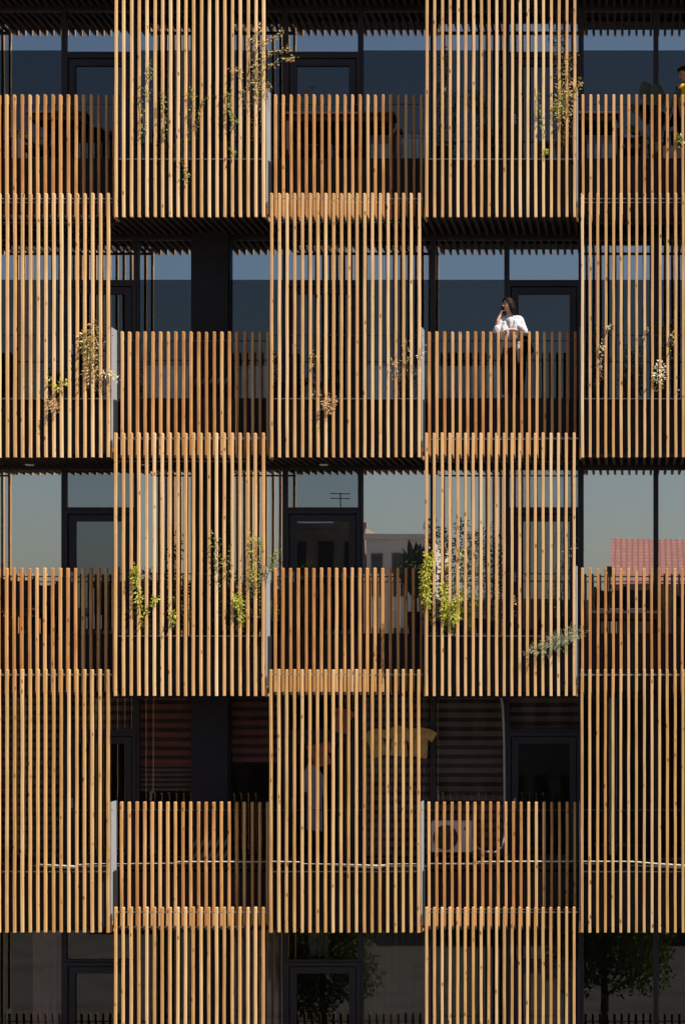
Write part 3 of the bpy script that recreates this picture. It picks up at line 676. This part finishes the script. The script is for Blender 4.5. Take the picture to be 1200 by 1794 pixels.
# middle storey
plant('green_shrub', 'bushy green shrub with a bright yellow green shoot at the left of the left screen', 'shrub', (248, .34), 3,
      [S(248, 1108, [(246, 1060), (238, 1015), (236, 992)], 'l_lime', 130, .07, .022, .06), S(248, 1108, [(256, 1075), (268, 1050), (274, 1046)], 'l_lime', 34, .06, .022, .05), S(248, 1108, [(250, 1090)], 'l_lime', 20, .06, .022, .05),
       S(250, 1108, [(255, 1050, .35), (265, 1010, .35)], 'l_dark', 260, .06, .024, .2, yb=.5), S(250, 1108, [(235, 1070, .15)], 'l_green', 80, .06, .022, .14)])
plant('green_shrub', 'small green shrub with lime tips near the middle of the left screen', 'shrub', (303, .34), 3,
      [S(303, 1108, [(303, 1085), (304, 1070)], 'l_lime', 40, .06, .022, .06), S(303, 1108, [(302, 1045)], 'l_lime', 7, .06, .02, .05), S(305, 1108, [(302, 1060, .3), (300, 1010, .3), (312, 940, .3)], 'l_dark', 260, .055, .022, .17, yb=.5)])
plant('green_shrub', 'tall green shrub right of the middle of the left screen', 'shrub', (385, .34), 3,
      [S(385, 1108, [(388, 1040, .1), (382, 990), (378, 935)], 'l_green', 110, .05, .018, .09), S(385, 1108, [(396, 1030, .1), (400, 990), (405, 955)], 'l_green', 44, .05, .018, .07),
       S(390, 1108, [(395, 1060, .35), (400, 1010, .35)], 'l_dark', 200, .055, .022, .18, yb=.5)])
plant('lime_shrub', 'bright lime shoot low beside the tall green shrub', 'shrub', (420, .32), 3,
      [S(420, 1108, [(424, 1070), (418, 1052), (412, 1046)], 'l_lime', 110, .07, .022, .08, droop=.5), S(420, 1108, [(420, 1088)], 'l_lime', 20, .07, .022, .05)])
plant('green_shrub', 'tall leafy shrub at the right edge of the left screen reaching past its side', 'shrub', (445, .34), 3,
      [S(445, 1108, [(445, 1030), (440, 980), (440, 930)], 'l_lime', 110, .05, .018, .07), S(445, 1108, [(455, 1020), (458, 960), (452, 940)], 'l_green', 60, .05, .018, .06), S(445, 1108, [(470, 1000), (478, 980), (488, 966)], 'l_green', 46, .055, .02, .05),
       S(445, 1108, [(450, 1040, .35), (445, 980, .35)], 'l_dark', 200, .05, .022, .16, yb=.5)])
plant('lime_shrub', 'trailing yellow green shrub between the palm and the right screen', 'shrub', (752, .34), 3,
      [S(752, 1108, [(748, 1050), (746, 1010), (752, 968)], 'l_lime', 300, .065, .022, .09, droop=.6), S(752, 1108, [(740, 1000, .05)], 'l_green', 60, .06, .022, .08, droop=.5), S(752, 1108, [(755, 960, .35), (755, 910, .4)], 'l_dark', 160, .055, .022, .12, yb=.5)])
plant('lime_shrub', 'cascading yellow shoots in the left part of the right middle screen', 'shrub', (785, .34), 3,
      [S(785, 1108, [(780, 1080), (778, 1050), (776, 1022)], 'l_lime', 130, .07, .022, .07, droop=.6), S(785, 1108, [(798, 1085), (796, 1060), (808, 1040)], 'l_lime', 130, .07, .022, .07, droop=.6),
       S(790, 1108, [(806, 1000, .1), (808, 962)], 'l_lime', 34, .06, .026, .04), S(795, 1112, [(795, 1108)], 'l_green', 12, .05, .02, .04), S(790, 1108, [(800, 980, .35), (808, 910, .35)], 'l_dark', 200, .055, .022, .12, yb=.5)])
plant('dark_shrub', 'airy dark shrub against the white blind in the right middle screen', 'shrub', (845, .5), 3,
      [S(845, 1108, [(850, 1000, .5), (850, 930, .5)], 'l_dark', 300, .045, .016, .26, yb=.5), S(860, 1108, [(870, 1010, .5), (868, 950, .5)], 'l_dark', 200, .045, .016, .2, yb=.5)])
plant('rosemary', 'grey green rosemary tuft spilling low through the right middle screen', 'herb', (960, .2), 3,
      [S(960, 1110, [(980, 1120, -.05), (1015, 1108, -.06)], 'l_sage', 240, .08, .008, .13, .0, yf=-.05), S(960, 1110, [(955, 1130, -.05), (925, 1142, -.05)], 'l_sage', 130, .08, .008, .09, .0), S(965, 1110, [(975, 1130, -.05)], 'l_sage', 200, .08, .008, .16, .0),
       S(960, 1110, [(958, 1150, -.05)], 'l_sage', 30, .06, .008, .08, .0)])
plant('bare_shrub', 'bare twiggy shrub with few leaves before the rightmost door of the middle storey', 'shrub', (975, .36), 3,
      [S(975, 1108, [(972, 1000, .2), (985, 930, .15), (1000, 905, .1)], 'l_gold', 12, .04, .018, .08), S(975, 1108, [(960, 1040, .2), (968, 960, .2), (985, 900, .2)], 'l_gold', 10, .04, .018, .1),
       S(975, 1108, [(990, 1000, .2), (1005, 960, .2)], 'l_gold', 6, .04, .018, .06), S(975, 1108, [(965, 1060, .2), (980, 1000, .2), (1010, 940, .1)], 'l_dark', 60, .04, .018, .12), S(905, 1108, [(906, 1055, .05), (905, 1050, .05)], 'l_dry', 18, .05, .02, .05)])

# potted palm with broad strap leaves
def strap(bm, o, pts, wid):
    P = [Vector(p) for p in pts]; m = len(P); V = []
    for i, p in enumerate(P):
        t = (P[min(i+1, m-1)] - P[max(i-1, 0)]).normalized(); s = t.cross(Vector((0, 1, 0)))
        s = s.normalized() if s.length > .05 else Vector((1, 0, 0))
        f = i / (m - 1); w = wid * math.sin(math.pi * min(1, .12 + f * .88)) ** .6 * .5 if f < 1 else .001
        V.append((bm.verts.new(p + s * w + Vector((0, -.012, 0))), bm.verts.new(p), bm.verts.new(p - s * w + Vector((0, -.012, 0)))))
    for i in range(m - 1):
        for k in (0, 1): bm.faces.new((V[i][k], V[i][k+1], V[i+1][k+1], V[i+1][k]))
def arch(base, tip, rise, n=9):
    a, b_ = Vector(base), Vector(tip); return [a.lerp(b_, i / (n - 1)) + Vector((0, 0, rise * math.sin(math.pi * i / (n - 1)))) for i in range(n)]
yp = .85; bx = WX(728, yp); t = empty('potted_palm', (bx, yp, ZF[3] + .05), 'dark potted palm with broad arching leaves at the right end of the middle railing', 'potted plant')
zt = WZ(1072, yp) - (ZF[3] + .05)
bm = bm_new(); bmesh.ops.create_cone(bm, cap_ends=True, segments=24, radius1=.12, radius2=.17, depth=zt, matrix=Matrix.Translation((0, 0, zt / 2))); link('pot', done(bm, 'pot'), M['pot'], t)
bm = bm_new()
for tx, ty, dy in [(700, 985, 0), (704, 960, .1), (716, 944, 0), (728, 948, .1), (738, 952, -.1), (746, 965, .1), (752, 985, 0), (710, 1000, -.1), (722, 975, -.1), (740, 985, -.15), (698, 1004, -.05), (732, 965, .15), (748, 1010, -.1), (716, 965, .15)]:
    q = W(tx, ty, yp); tip = Vector((q.x - bx, dy, q.z - ZF[3] - .05)); strap(bm, None, arch((0, 0, zt + .25), tip, .06), .15)
link('leaves', done(bm, 'leaves'), M['l_palm'], t)
bm = bm_new(); tube(bm, [(0, 0, zt), (0, 0, zt + .35)], [.03, .02], 8); link('stem', done(bm, 'stem'), M['stem'], t)
bm = bm_new()
for k in range(26): leaf(bm, W(random.uniform(700, 735), random.uniform(985, 1002), .5) - Vector((bx, yp, ZF[3] + .05)), rv(), rv(), .05, .028)
link('pale_leaves', done(bm, 'pale_leaves'), M['l_cream'], t)
# big leaved plant top right
yp = .9; bx = WX(1152, yp); zb_ = ZF[1] + .05
t = empty('potted_plant', (bx, yp, zb_), 'tall plant with big dark paddle leaves behind the top right railing', 'potted plant')
bm = bm_new(); bmesh.ops.create_cone(bm, cap_ends=True, segments=24, radius1=.14, radius2=.18, depth=.42, matrix=Matrix.Translation((0, 0, .21))); link('pot', done(bm, 'pot'), M['pot'], t)
bms = bm_new(); bml = bm_new()
for tx, ty, rise, wd, L0 in [(1128, 141, .02, .26, .42), (1150, 146, .03, .26, .42), (1163, 160, .06, .13, .36), (1192, 153, .05, .13, .3), (1103, 185, .08, .13, .3), (1096, 222, .08, .14, .25), (1140, 205, 0, .1, .25), (1175, 190, .04, .1, .2)]:
    q = W(tx, ty, yp); tip = Vector((q.x - bx, random.uniform(-.15, .1), q.z - zb_)); base = Vector((0, 0, .42)); mid = base.lerp(tip, .62) + Vector((0, 0, rise))
    tube(bms, [base, base.lerp(mid, .5) + Vector((0, 0, .03)), mid], [.012, .009, .006], 6)
    strap(bml, None, [mid, mid.lerp(tip, .3), mid.lerp(tip, .6), mid.lerp(tip, .85), tip], wd)
link('stems', done(bms, 'stems'), M['stem'], t); link('leaves', done(bml, 'leaves'), M['l_big'], t)
# concrete trough with small sunlit plant
yt = .68; x0, x1 = WX(1161, yt), WX(1235, yt); z0 = ZF[1] + .055; z1 = WZ(258, yt)
t = empty('planter_trough', ((x0 + x1) / 2, yt, z0), 'pale concrete planter trough behind the top right railing', 'planter'); w = (x1 - x0) / 2; h = z1 - z0
boxes('trough_wall', [(-w, w, -.13, -.10, 0, h), (-w, w, .10, .13, 0, h), (-w, -w + .03, -.098, .098, 0, h), (w - .03, w, -.098, .098, 0, h)], M['trough'], t)
boxes('soil', [(-w + .032, w - .032, -.097, .097, 0, h - .04)], M['stem'], t)
plant('small_shrub', 'small sunlit green and cream shrub poking through the top right railing', 'shrub', (1190, .62), 1,
      [([(1190, 262, .6), (1190, 245, .36), (1184, 236, .34)], 'l_green', 30, .06, .024, .06, .1), ([(1190, 262, .6), (1192, 248, .35), (1195, 242, .34)], 'l_cream', 10, .05, .024, .05, .1)], pot=False)

# ------------------------------------------------------------------ people
def rot(v, yaw, pitch=0, roll=0):
    return Matrix.Rotation(yaw, 3, 'Z') @ Matrix.Rotation(pitch, 3, 'X') @ Matrix.Rotation(roll, 3, 'Y') @ Vector(v)
def hand(bm, wrist, direction, palm_n, curl=.5, s=1.0):
    d = Vector(direction).normalized(); n = Vector(palm_n).normalized(); side = d.cross(n).normalized(); n = side.cross(d)
    w = Vector(wrist)
    for k in (-1, 0, 1): limb(bm, [w, w + d * .045 * s + side * .014 * k * s, w + d * .085 * s + side * .024 * k * s], [.022 * s, .017 * s, .013 * s], 8)
    for k, L in ((-1.5, .062), (-.5, .075), (.5, .08), (1.5, .07)):
        a = w + d * .085 * s + side * .021 * k * s
        p1 = a + (d * math.cos(curl * .6) + n * math.sin(curl * .6)) * L * .45 * s
        p2 = p1 + (d * math.cos(curl * 1.5) + n * math.sin(curl * 1.5)) * L * .32 * s
        p3 = p2 + (d * math.cos(curl * 2.3) + n * math.sin(curl * 2.3)) * L * .25 * s
        limb(bm, [a, p1, p2, p3], [.0095 * s, .009 * s, .008 * s, .007 * s], 7)
    a = w + d * .03 * s + side * .026 * s
    p1 = a + (d * .5 + side * .8 + n * .3).normalized() * .035 * s; p2 = p1 + (d * .9 + side * .2 + n * .4).normalized() * .03 * s
    limb(bm, [a, p1, p2], [.012 * s, .0105 * s, .009 * s], 7)
def head_parts(bm, c, yaw, pitch, s=1.0):
    R = Matrix.Rotation(yaw, 3, 'Z') @ Matrix.Rotation(pitch, 3, 'X'); c = Vector(c)
    H = lambda v: c + R @ (Vector(v) * s)
    ball(bm, H((0, .012, .03)), (.074 * s, .092 * s, .085 * s), R, 20)       # cranium
    ball(bm, H((0, -.022, -.025)), (.058 * s, .066 * s, .085 * s), R, 18)    # face
    ball(bm, H((0, -.055, -.092)), (.024 * s, .022 * s, .018 * s), R, 12)    # chin
    limb(bm, [H((0, -.088, .012)), H((0, -.108, -.02))], [.008 * s, .0125 * s], 8)   # nose
    ball(bm, H((0, -.082, .028)), (.045 * s, .012 * s, .010 * s), R, 10)     # brow
    for sx in (-1, 1):
        ball(bm, H((sx * .036, -.06, -.022)), (.02 * s, .02 * s, .02 * s), R, 10)
        ball(bm, H((sx * .073, .008, -.012)), (.009 * s, .018 * s, .03 * s), R, 10)
    return H, R
def face_bits(parent, H, R, s=1.0):
    for sx in (-1, 1):
        bm = bm_new(); ball(bm, H((sx * .030, -.0815, .008)), (.012 * s, .007 * s, .0065 * s), R, 10); link('eye', done(bm, 'eye'), M['eye'], parent, smooth=True)
        bm = bm_new(); tube(bm, [H((sx * .014, -.092, .027)), H((sx * .032, -.089, .032)), H((sx * .05, -.076, .026))], .0035 * s, 6); link('eyebrow', done(bm, 'eyebrow'), M['hair'], parent)
    bm = bm_new(); ball(bm, H((0, -.083, -.055)), (.024 * s, .012 * s, .009 * s), R, 12); link('lips', done(bm, 'lips'), M['lips'], parent, smooth=True)

def woman():
    y0 = .57; x0 = WX(892, y0); z0 = ZF[2] + .055
    z0 = max(z0, 0)
    t = empty('person', (x0, y0, z0), 'person in loose white shirt and black trousers leaning on the railing with a phone', 'person')
    s = (WZ(523, y0 - .05) - z0) / 1.735
    t.scale = (s, s, s)
    bm = bm_new()
    hc = (-.015, -.075, 1.625)
    H, R = head_parts(bm, hc, -math.radians(52), math.radians(6))
    limb(bm, [(.005, -.02, 1.40), (.0, -.045, 1.56)], [.055, .05], 12)
    # torso
    limb(bm, [(.015, .06, .93), (.02, .05, 1.06), (.02, .02, 1.22), (.02, -.0, 1.36)], [.125, .10, .12, .10], 14)
    limb(bm, [(-.13, 0, 1.38), (.17, 0, 1.38)], [.055, .055], 10)
    limb(bm, [(-.06, .06, .93), (.09, .06, .93)], [.11, .11], 12)
    # viewer-left arm raised with the phone
    limb(bm, [(-.14, 0, 1.37), (-.235, -.08, 1.16), (-.19, -.12, 1.34), (-.15, -.10, 1.44)], [.047, .037, .027, .021], 10)
    hand(bm, (-.15, -.10, 1.44), (.30, .05, 1), (.6, .35, 0), 1.0, .85)
    # viewer-right arm resting on the railing
    rz = (ZR[2] + RAIL_H - z0) / s + .035
    ry = (YR + .03 - y0) / s
    limb(bm, [(.175, 0, 1.37), (.255, -.04, 1.15), (.12, ry, rz), (.03, ry - .01, rz + .005)], [.047, .038, .027, .021], 10)
    hand(bm, (.03, ry - .01, rz + .005), (-1, -.1, -.15), (0, .1, -1), .9)
    # legs
    for sx, fx in ((-1, -.075), (1, .10)):
        limb(bm, [(.015 + sx * .085, .06, .92), (.01 + sx * .08, .05, .50), (fx, .07, .09)], [.085, .055, .037], 12)
        limb(bm, [(fx, .08, .05), (fx - .01, -.06, .03)], [.035, .026], 10)
    body = link('body', remesh(bm, 'body', .0065, 3), M['skin'], t, smooth=True)
    face_bits(body, H, R)
    # hair: swept back, falling to the collar
    bm = bm_new()
    ball(bm, H((0, .03, .045)), (.084, .095, .088), R, 18)
    for i in range(13):
        a = math.radians(-15 + i * 17.5); px_, py_ = .07 * math.cos(a), .02 + .075 * math.sin(a)
        limb(bm, [H((px_, py_, .02)), H((px_ * 1.16, py_ * 1.1 + .01, -.06)), H((px_ * 1.05, py_ + .015, -.135 - .02 * (i % 3)))], [.028, .027, .014], 8)
    for sx in (-1, 1): limb(bm, [H((0, -.05, .115)), H((sx * .06, -.052, .08)), H((sx * .078, -.02, .01))], [.02, .02, .016], 8)
    link('hair', remesh(bm, 'hair', .007, 3), M['hair'], t, smooth=True)
    # trousers
    bm = bm_new()
    limb(bm, [(.015, .062, .86), (.017, .055, 1.02)], [.14, .125], 14)
    for sx, fx in ((-1, -.075), (1, .10)):
        limb(bm, [(.015 + sx * .08, .06, .90), (.01 + sx * .08, .05, .50), (fx, .07, .12)], [.10, .072, .058], 12)
    link('trousers', remesh(bm, 'trousers', .009, 2), M['trousers'], t, smooth=True)
    # undershirt
    bm = bm_new(); limb(bm, [(.0, .03, .94), (.01, .01, 1.1)], [.125, .11], 14); link('undershirt', remesh(bm, 'under', .01, 2), M['top'], t, smooth=True)
    # shirt
    bm = bm_new()
    limb(bm, [(.02, .045, 1.12), (.02, .02, 1.24), (.02, -.005, 1.34)], [.135, .14, .115], 16)
    limb(bm, [(-.13, 0, 1.385), (.17, 0, 1.385)], [.066, .07], 12)
    limb(bm, [(-.02, -.02, 1.42), (.03, -.01, 1.43)], [.055, .058], 10)
    limb(bm, [(-.14, 0, 1.37), (-.205, -.07, 1.20), (-.222, -.11, 1.175), (-.21, -.125, 1.21)], [.068, .062, .058, .05], 12)
    limb(bm, [(.18, 0, 1.36), (.25, -.04, 1.17), (.2, (ry - .04) / 2 - .03, rz + .05)], [.078, .078, .052], 12)
    # drape from the viewer-right shoulder and tails
    limb(bm, [(.12, -.06, 1.33), (.13, -.075, 1.2), (.12, -.06, 1.08)], [.06, .085, .07], 12)
    limb(bm, [(-.07, -.05, 1.30), (-.08, -.07, 1.15), (-.09, -.05, 1.0)], [.055, .075, .065], 12)
    for x_, w_, zb2 in ((-.15, .055, .70), (-.115, .05, .80), (.155, .055, .64), (.12, .05, .76)):
        limb(bm, [(x_ * .9, -.02, 1.15), (x_, -.03, .98), (x_ * 1.03, .0, zb2)], [w_ * 1.1, w_ * .75, .012], 8)
    limb(bm, [(-.1, .12, 1.1), (.0, .15, .9), (.1, .12, 1.1)], [.05, .05, .05], 10)
    me = remesh(bm, 'shirt', .008, 2)
    for v in me.vertices:
        n = noise.noise(Vector((v.co.x * 22 + v.co.z * 6, v.co.y * 14, v.co.z * 7))) + .5 * noise.noise(v.co * 30)
        v.co += v.normal * n * .010
    link('shirt', me, M['shirt'], t, smooth=True)
    # sandals
    for fx in (-.075, .10):
        boxes('shoe', [(fx - .045, fx + .04, -.1, .12, -.0, .02)], M['black'], t, bev=.006)
    # phone: held, so a thing of its own
    c = Vector((x0, y0, z0)) + Vector((-.105, -.075, 1.545)) * s
    bm = bm_new(); box(bm, -.034, .034, -.004, .004, -.072, .072, bev=.003)
    o = link('phone', done(bm, 'phone'), M['black'], None, c, label='dark phone held to the ear of the woman in white', cat='phone'); o.rotation_euler = (math.radians(8), math.radians(-12), math.radians(55))
woman()

def man():
    y0 = 1.05; x0 = WX(1207, y0); z0 = ZF[1] + .055
    t = empty('person', (x0, y0, z0), 'person in mustard yellow shirt and black trousers, head bent, at the top right', 'person')
    s = (WZ(119, y0) - z0) / 1.75; t.scale = (s, s, s)
    bm = bm_new()
    H, R = head_parts(bm, (-.09, -.05, 1.635), -math.radians(60), math.radians(26), 1.03)
    limb(bm, [(.02, .01, 1.42), (-.025, -.02, 1.57)], [.06, .056], 12)
    limb(bm, [(.03, .02, .95), (.03, .02, 1.1), (.03, .01, 1.25), (.02, .0, 1.38)], [.13, .12, .14, .11], 14)
    limb(bm, [(-.12, -.05, 1.40), (.19, .06, 1.40)], [.06, .06], 10)
    limb(bm, [(-.13, -.05, 1.39), (-.15, -.08, 1.12), (-.14, -.24, .93), (-.15, -.30, .88)], [.055, .042, .03, .024], 10); hand(bm, (-.15, -.30, .88), (-.1, -.9, -.4), (1, 0, 0), .6)
    limb(bm, [(.2, .06, 1.39), (.26, .04, 1.12), (.2, -.18, .95), (.15, -.24, .93)], [.055, .042, .03, .024], 10); hand(bm, (.15, -.24, .93), (-.5, -.8, -.2), (-.8, .5, 0), .6)
    for sx in (-1, 1):
        limb(bm, [(.03 + sx * .09, .02, .92), (.03 + sx * .1, .0, .5), (.03 + sx * .11, .03, .09)], [.09, .06, .04], 12); limb(bm, [(.03 + sx * .11, .04, .05), (.03 + sx * .12, -.12, .035)], [.04, .032], 10)
    body = link('body', remesh(bm, 'body', .0075, 3), M['skin2'], t, smooth=True); face_bits(body, H, R, 1.03)
    bm = bm_new(); ball(bm, H((0, .03, .05)), (.084, .098, .084), R, 18); ball(bm, H((0, -.03, .09)), (.066, .06, .042), R, 14); ball(bm, H((0, .07, -.01)), (.07, .05, .06), R, 14)
    link('hair', remesh(bm, 'hair', .008, 2), M['hair'], t, smooth=True)
    bm = bm_new(); limb(bm, [(.03, .02, .93), (.03, .02, 1.1), (.03, .01, 1.25), (.02, .0, 1.37)], [.155, .15, .16, .125], 16); limb(bm, [(-.12, -.05, 1.40), (.19, .06, 1.40)], [.075, .075], 12)
    limb(bm, [(-.13, -.05, 1.39), (-.148, -.075, 1.2)], [.075, .068], 12); limb(bm, [(.2, .06, 1.39), (.245, .045, 1.2)], [.075, .068], 12)
    me = remesh(bm, 'tshirt', .009, 2)
    for v in me.vertices: v.co += v.normal * noise.noise(Vector((v.co.x * 18, v.co.y * 12, v.co.z * 9))) * .008
    link('t_shirt', me, M['yellow'], t, smooth=True)
    bm = bm_new(); limb(bm, [(.03, .02, .88), (.03, .02, .97)], [.15, .145], 14)
    for sx in (-1, 1): limb(bm, [(.03 + sx * .085, .02, .9), (.03 + sx * .1, .0, .5), (.03 + sx * .11, .03, .1)], [.11, .08, .065], 12)
    link('trousers', remesh(bm, 'trousers', .01, 2), M['trousers'], t, smooth=True)
man()

# ------------------------------------------------------------------ street and the houses opposite (they show in the glass)
def ground_sheet(name, x0, x1, y0, y1, z, mat, label):
    o = boxes(name, [(x0, x1, y0, y1, z - .3, z)], mat); o['kind'] = 'structure'; o['label'] = label; return o
M['ground'] = simple('dusty ground', (0.16, 0.14, 0.12), 0.9, (0.10, 0.09, 0.08), .5)
M['asphalt'] = simple('asphalt', (0.06, 0.06, 0.062), 0.9, (0.04, 0.04, 0.042), 2)
M['paving'] = simple('grey paving', (0.24, 0.23, 0.22), 0.85, (0.17, 0.165, 0.16), 3)
ground_sheet('ground', -600, 600, -600, 600, -.15, M['ground'], 'ground')
ground_sheet('road', -300, 300, -17, -9, -.146, M['asphalt'], 'asphalt road')
ground_sheet('pavement', -300, 300, -9, 8, 0.0, M['paving'], 'near pavement'); ground_sheet('pavement', -300, 300, -21, -17, 0.0, M['paving'], 'far pavement')
M['plaster'] = simple('weathered plaster', (0.30, 0.24, 0.20), 0.9, (0.16, 0.13, 0.11), .8)
M['brickwall'] = simple('brown brick wall', (0.20, 0.10, 0.07), 0.9, (0.13, 0.07, 0.055), 2)
M['greywall'] = simple('grey render', (0.22, 0.21, 0.2), 0.9, (0.15, 0.145, 0.14), 1)
M['frame_brown'] = simple('brown window frame', (0.09, 0.06, 0.045), 0.8)
M['window_dark'] = simple('dark window glass', (0.02, 0.022, 0.025), 0.15)
# tiles
m, nt, b = new_mat('red roof tiles'); br = N(nt, 'ShaderNodeTexBrick'); br.offset = 0.0
br.inputs['Color1'].default_value = (.36, .135, .115, 1); br.inputs['Color2'].default_value = (.28, .10, .085, 1); br.inputs['Mortar'].default_value = (.16, .06, .05, 1)
br.inputs['Scale'].default_value = 1.0; br.inputs['Mortar Size'].default_value = .05; br.inputs['Brick Width'].default_value = .26; br.inputs['Row Height'].default_value = .34
tc = N(nt, 'ShaderNodeTexCoord'); nt.links.new(tc.outputs['Object'], br.inputs[0]); nt.links.new(br.outputs[0], b.inputs['Base Color']); b.inputs['Roughness'].default_value = .8
M['tiles'] = m
def house(px0, px1, pytop, L, mat, label, nwin=4, nst=4, depth=10, roof=None):
    """opposite side: px as seen mirrored in the glass plane"""
    tot = (D + YG) + (YG + L); X = lambda px: (px - 1110) / 3200 * tot
    x0, x1 = X(px0), X(px1); zt = CZ + (1165 - pytop) / 3200 * tot
    t = empty('house', ((x0 + x1) / 2, -L, 0), label, 'building', 'houses across the street'); w = (x1 - x0) / 2
    boxes('wall', [(-w, w, -depth, 0, -.15, zt)], mat, t)
    boxes('parapet', [(-w - .1, w + .1, -.35, .12, zt + .002, zt + .25)], mat, t)
    fh = zt / nst
    for s_ in range(nst):
        for i in range(nwin):
            cx = -w + (i + .5) * 2 * w / nwin; ww = min(.8, w / nwin * .55)
            wd = boxes('window', [(cx - ww, cx + ww, .004, .07, s_ * fh + .8, s_ * fh + .9), (cx - ww, cx + ww, .004, .07, (s_ + 1) * fh - .75, (s_ + 1) * fh - .65),
                                  (cx - ww, cx - ww + .08, .004, .06, s_ * fh + .902, (s_ + 1) * fh - .752), (cx + ww - .08, cx + ww, .004, .06, s_ * fh + .902, (s_ + 1) * fh - .752)], M['frame_brown'], t)
            boxes('pane', [(cx - ww + .08, cx + ww - .08, .004, .03, s_ * fh + .902, (s_ + 1) * fh - .752)], M['window_dark'], wd)
    return t, zt, w
house(-330, 150, 1075, 46, M['greywall'], 'grey rendered house across the street, far left in the reflections', 7, 4)
house(165, 480, 1030, 50, M['brickwall'], 'brown brick house across the street left of the plaster one', 6, 4)
t, zt, w = house(500, 640, 925, 52, M['plaster'], 'plaster house with roof tank and antenna across the street', 3, 5)
boxes('roof_tank', [(w * .05, w * .5, -3, -1.6, zt + .252, zt + 1.1)], M['plaster'], t)
bm = bm_new(); tube(bm, [(w * .2, -2, zt + 1.102), (w * .2, -2, zt + 1.9)], .03, 6)
for dz in (1.6, 1.85): tube(bm, [(w * .2 - .5, -2, zt + dz), (w * .2 + .5, -2, zt + dz)], .025, 6)
link('antenna', done(bm, 'antenna'), M['darksteel'], t)
M['palewall'] = simple('pale render', (0.6, 0.57, 0.53), 0.9, (0.48, 0.45, 0.42), 1)
house(642, 752, 945, 50, M['palewall'], 'narrow grey house right of the plaster one across the street', 3, 5)
house(750, 1060, 1060, 48, M['plaster'], 'low long plaster house across the street', 7, 4)
house(1290, 1700, 1010, 46, M['brickwall'], 'brown brick house across the street at the far right', 7, 4)
t, zt, w = house(1080, 1278, 1034, 46, M['brickwall'], 'brick house with a red tiled roof across the street', 4, 4, depth=9)
bm = bm_new(); zr = 2.6
P = [(-w - .3, .35, zt + .255), (w + .3, .35, zt + .255), (w + .3, -4.6, zt + zr), (-w - .3, -4.6, zt + zr), (w + .3, -9.4, zt + .255), (-w - .3, -9.4, zt + .255)]
V = [bm.verts.new(p) for p in P]; bm.faces.new((V[0], V[1], V[2], V[3])); bm.faces.new((V[3], V[2], V[4], V[5])); bm.faces.new((V[0], V[3], V[5])); bm.faces.new((V[1], V[4], V[2])); bm.faces.new((V[0], V[5], V[4], V[1]))
link('roof', done(bm, 'roof'), M['tiles'], t)
# street trees
M['treeleaf'] = leaf_mat('tree leaves', [(0.06, 0.11, 0.02), (0.12, 0.17, 0.03), (0.2, 0.2, 0.04)], .45)
def tree(x, y, h, label):
    t = empty('street_tree', (x, y, 0), label, 'tree', 'street trees on the far pavement')
    bm = bm_new(); tube(bm, [(0, 0, 0), (.05, 0, h * .3), (0, .05, h * .55), (.1, 0, h * .8)], [.16, .12, .08, .03], 8)
    tips = []
    for k in range(9):
        a = k * 2.4; z = h * (.32 + .06 * k); e = Vector((math.cos(a) * h * .24, math.sin(a) * h * .24, z + h * .16)); tube(bm, [(0, 0, z), e * .5 + Vector((0, 0, z * .5)), e], [.05, .035, .012], 6); tips.append(e)
    link('trunk', done(bm, 'trunk'), M['stem'], t)
    bm = bm_new(); tips.append(Vector((.1, 0, h * .85))); tips += [Vector((random.uniform(-.3, .3) * h, random.uniform(-.2, .2) * h, h * random.uniform(.3, .7))) for _ in range(6)]
    for e in tips:
        for k in range(460):
            leaf(bm, e + rv() * h * .17 * random.random() ** .4, rv(), rv(), .16, .09)
    link('crown', done(bm, 'crown'), M['treeleaf'], t)
tree(-.9, -19, 5.2, 'leafy street tree across the street, right one'); tree(-9.3, -19.5, 4.6, 'leafy street tree across the street, left one')

# ------------------------------------------------------------------ light, sky, camera
sd = Vector((1.8, -1.0, 2.9)).normalized()
el = math.asin(sd.z); az = math.atan2(sd.x, sd.y)
wd = bpy.data.worlds.new("World"); sc.world = wd; wd.use_nodes = True
nt = wd.node_tree; bg = nt.nodes['Background']; sky = nt.nodes.new('ShaderNodeTexSky'); sky.sky_type = 'NISHITA'; sky.sun_disc = False
sky.sun_elevation = el; sky.sun_rotation = az; sky.air_density = 1.0; sky.dust_density = 1.6; sky.ozone_density = 1.5
nt.links.new(sky.outputs[0], bg.inputs[0]); bg.inputs[1].default_value = 0.046
ld = bpy.data.lights.new('sun', 'SUN'); ld.energy = 5.0; ld.angle = math.radians(.5); ld.color = (1.0, .93, .82)
lo = bpy.data.objects.new('sun', ld); COL.objects.link(lo); lo.rotation_euler = sd.to_track_quat('Z', 'Y').to_euler(); lo.location = (10, -10, 30)
cd = bpy.data.cameras.new('camera'); co = bpy.data.objects.new('camera', cd); COL.objects.link(co); sc.camera = co
co.location = (0, -D, CZ); co.rotation_euler = (math.pi / 2, 0, 0)
cd.sensor_fit = 'HORIZONTAL'; cd.sensor_width = 36; cd.lens = 36 * D / 12.0
cd.shift_x = (600 - 1110) / 1200; cd.shift_y = (1165 - 897) / 1200
cd.clip_start = .5; cd.clip_end = 2000
sc.view_settings.view_transform = 'Standard'; sc.view_settings.look = 'None'; sc.view_settings.gamma = 1; sc.view_settings.exposure = 0.74
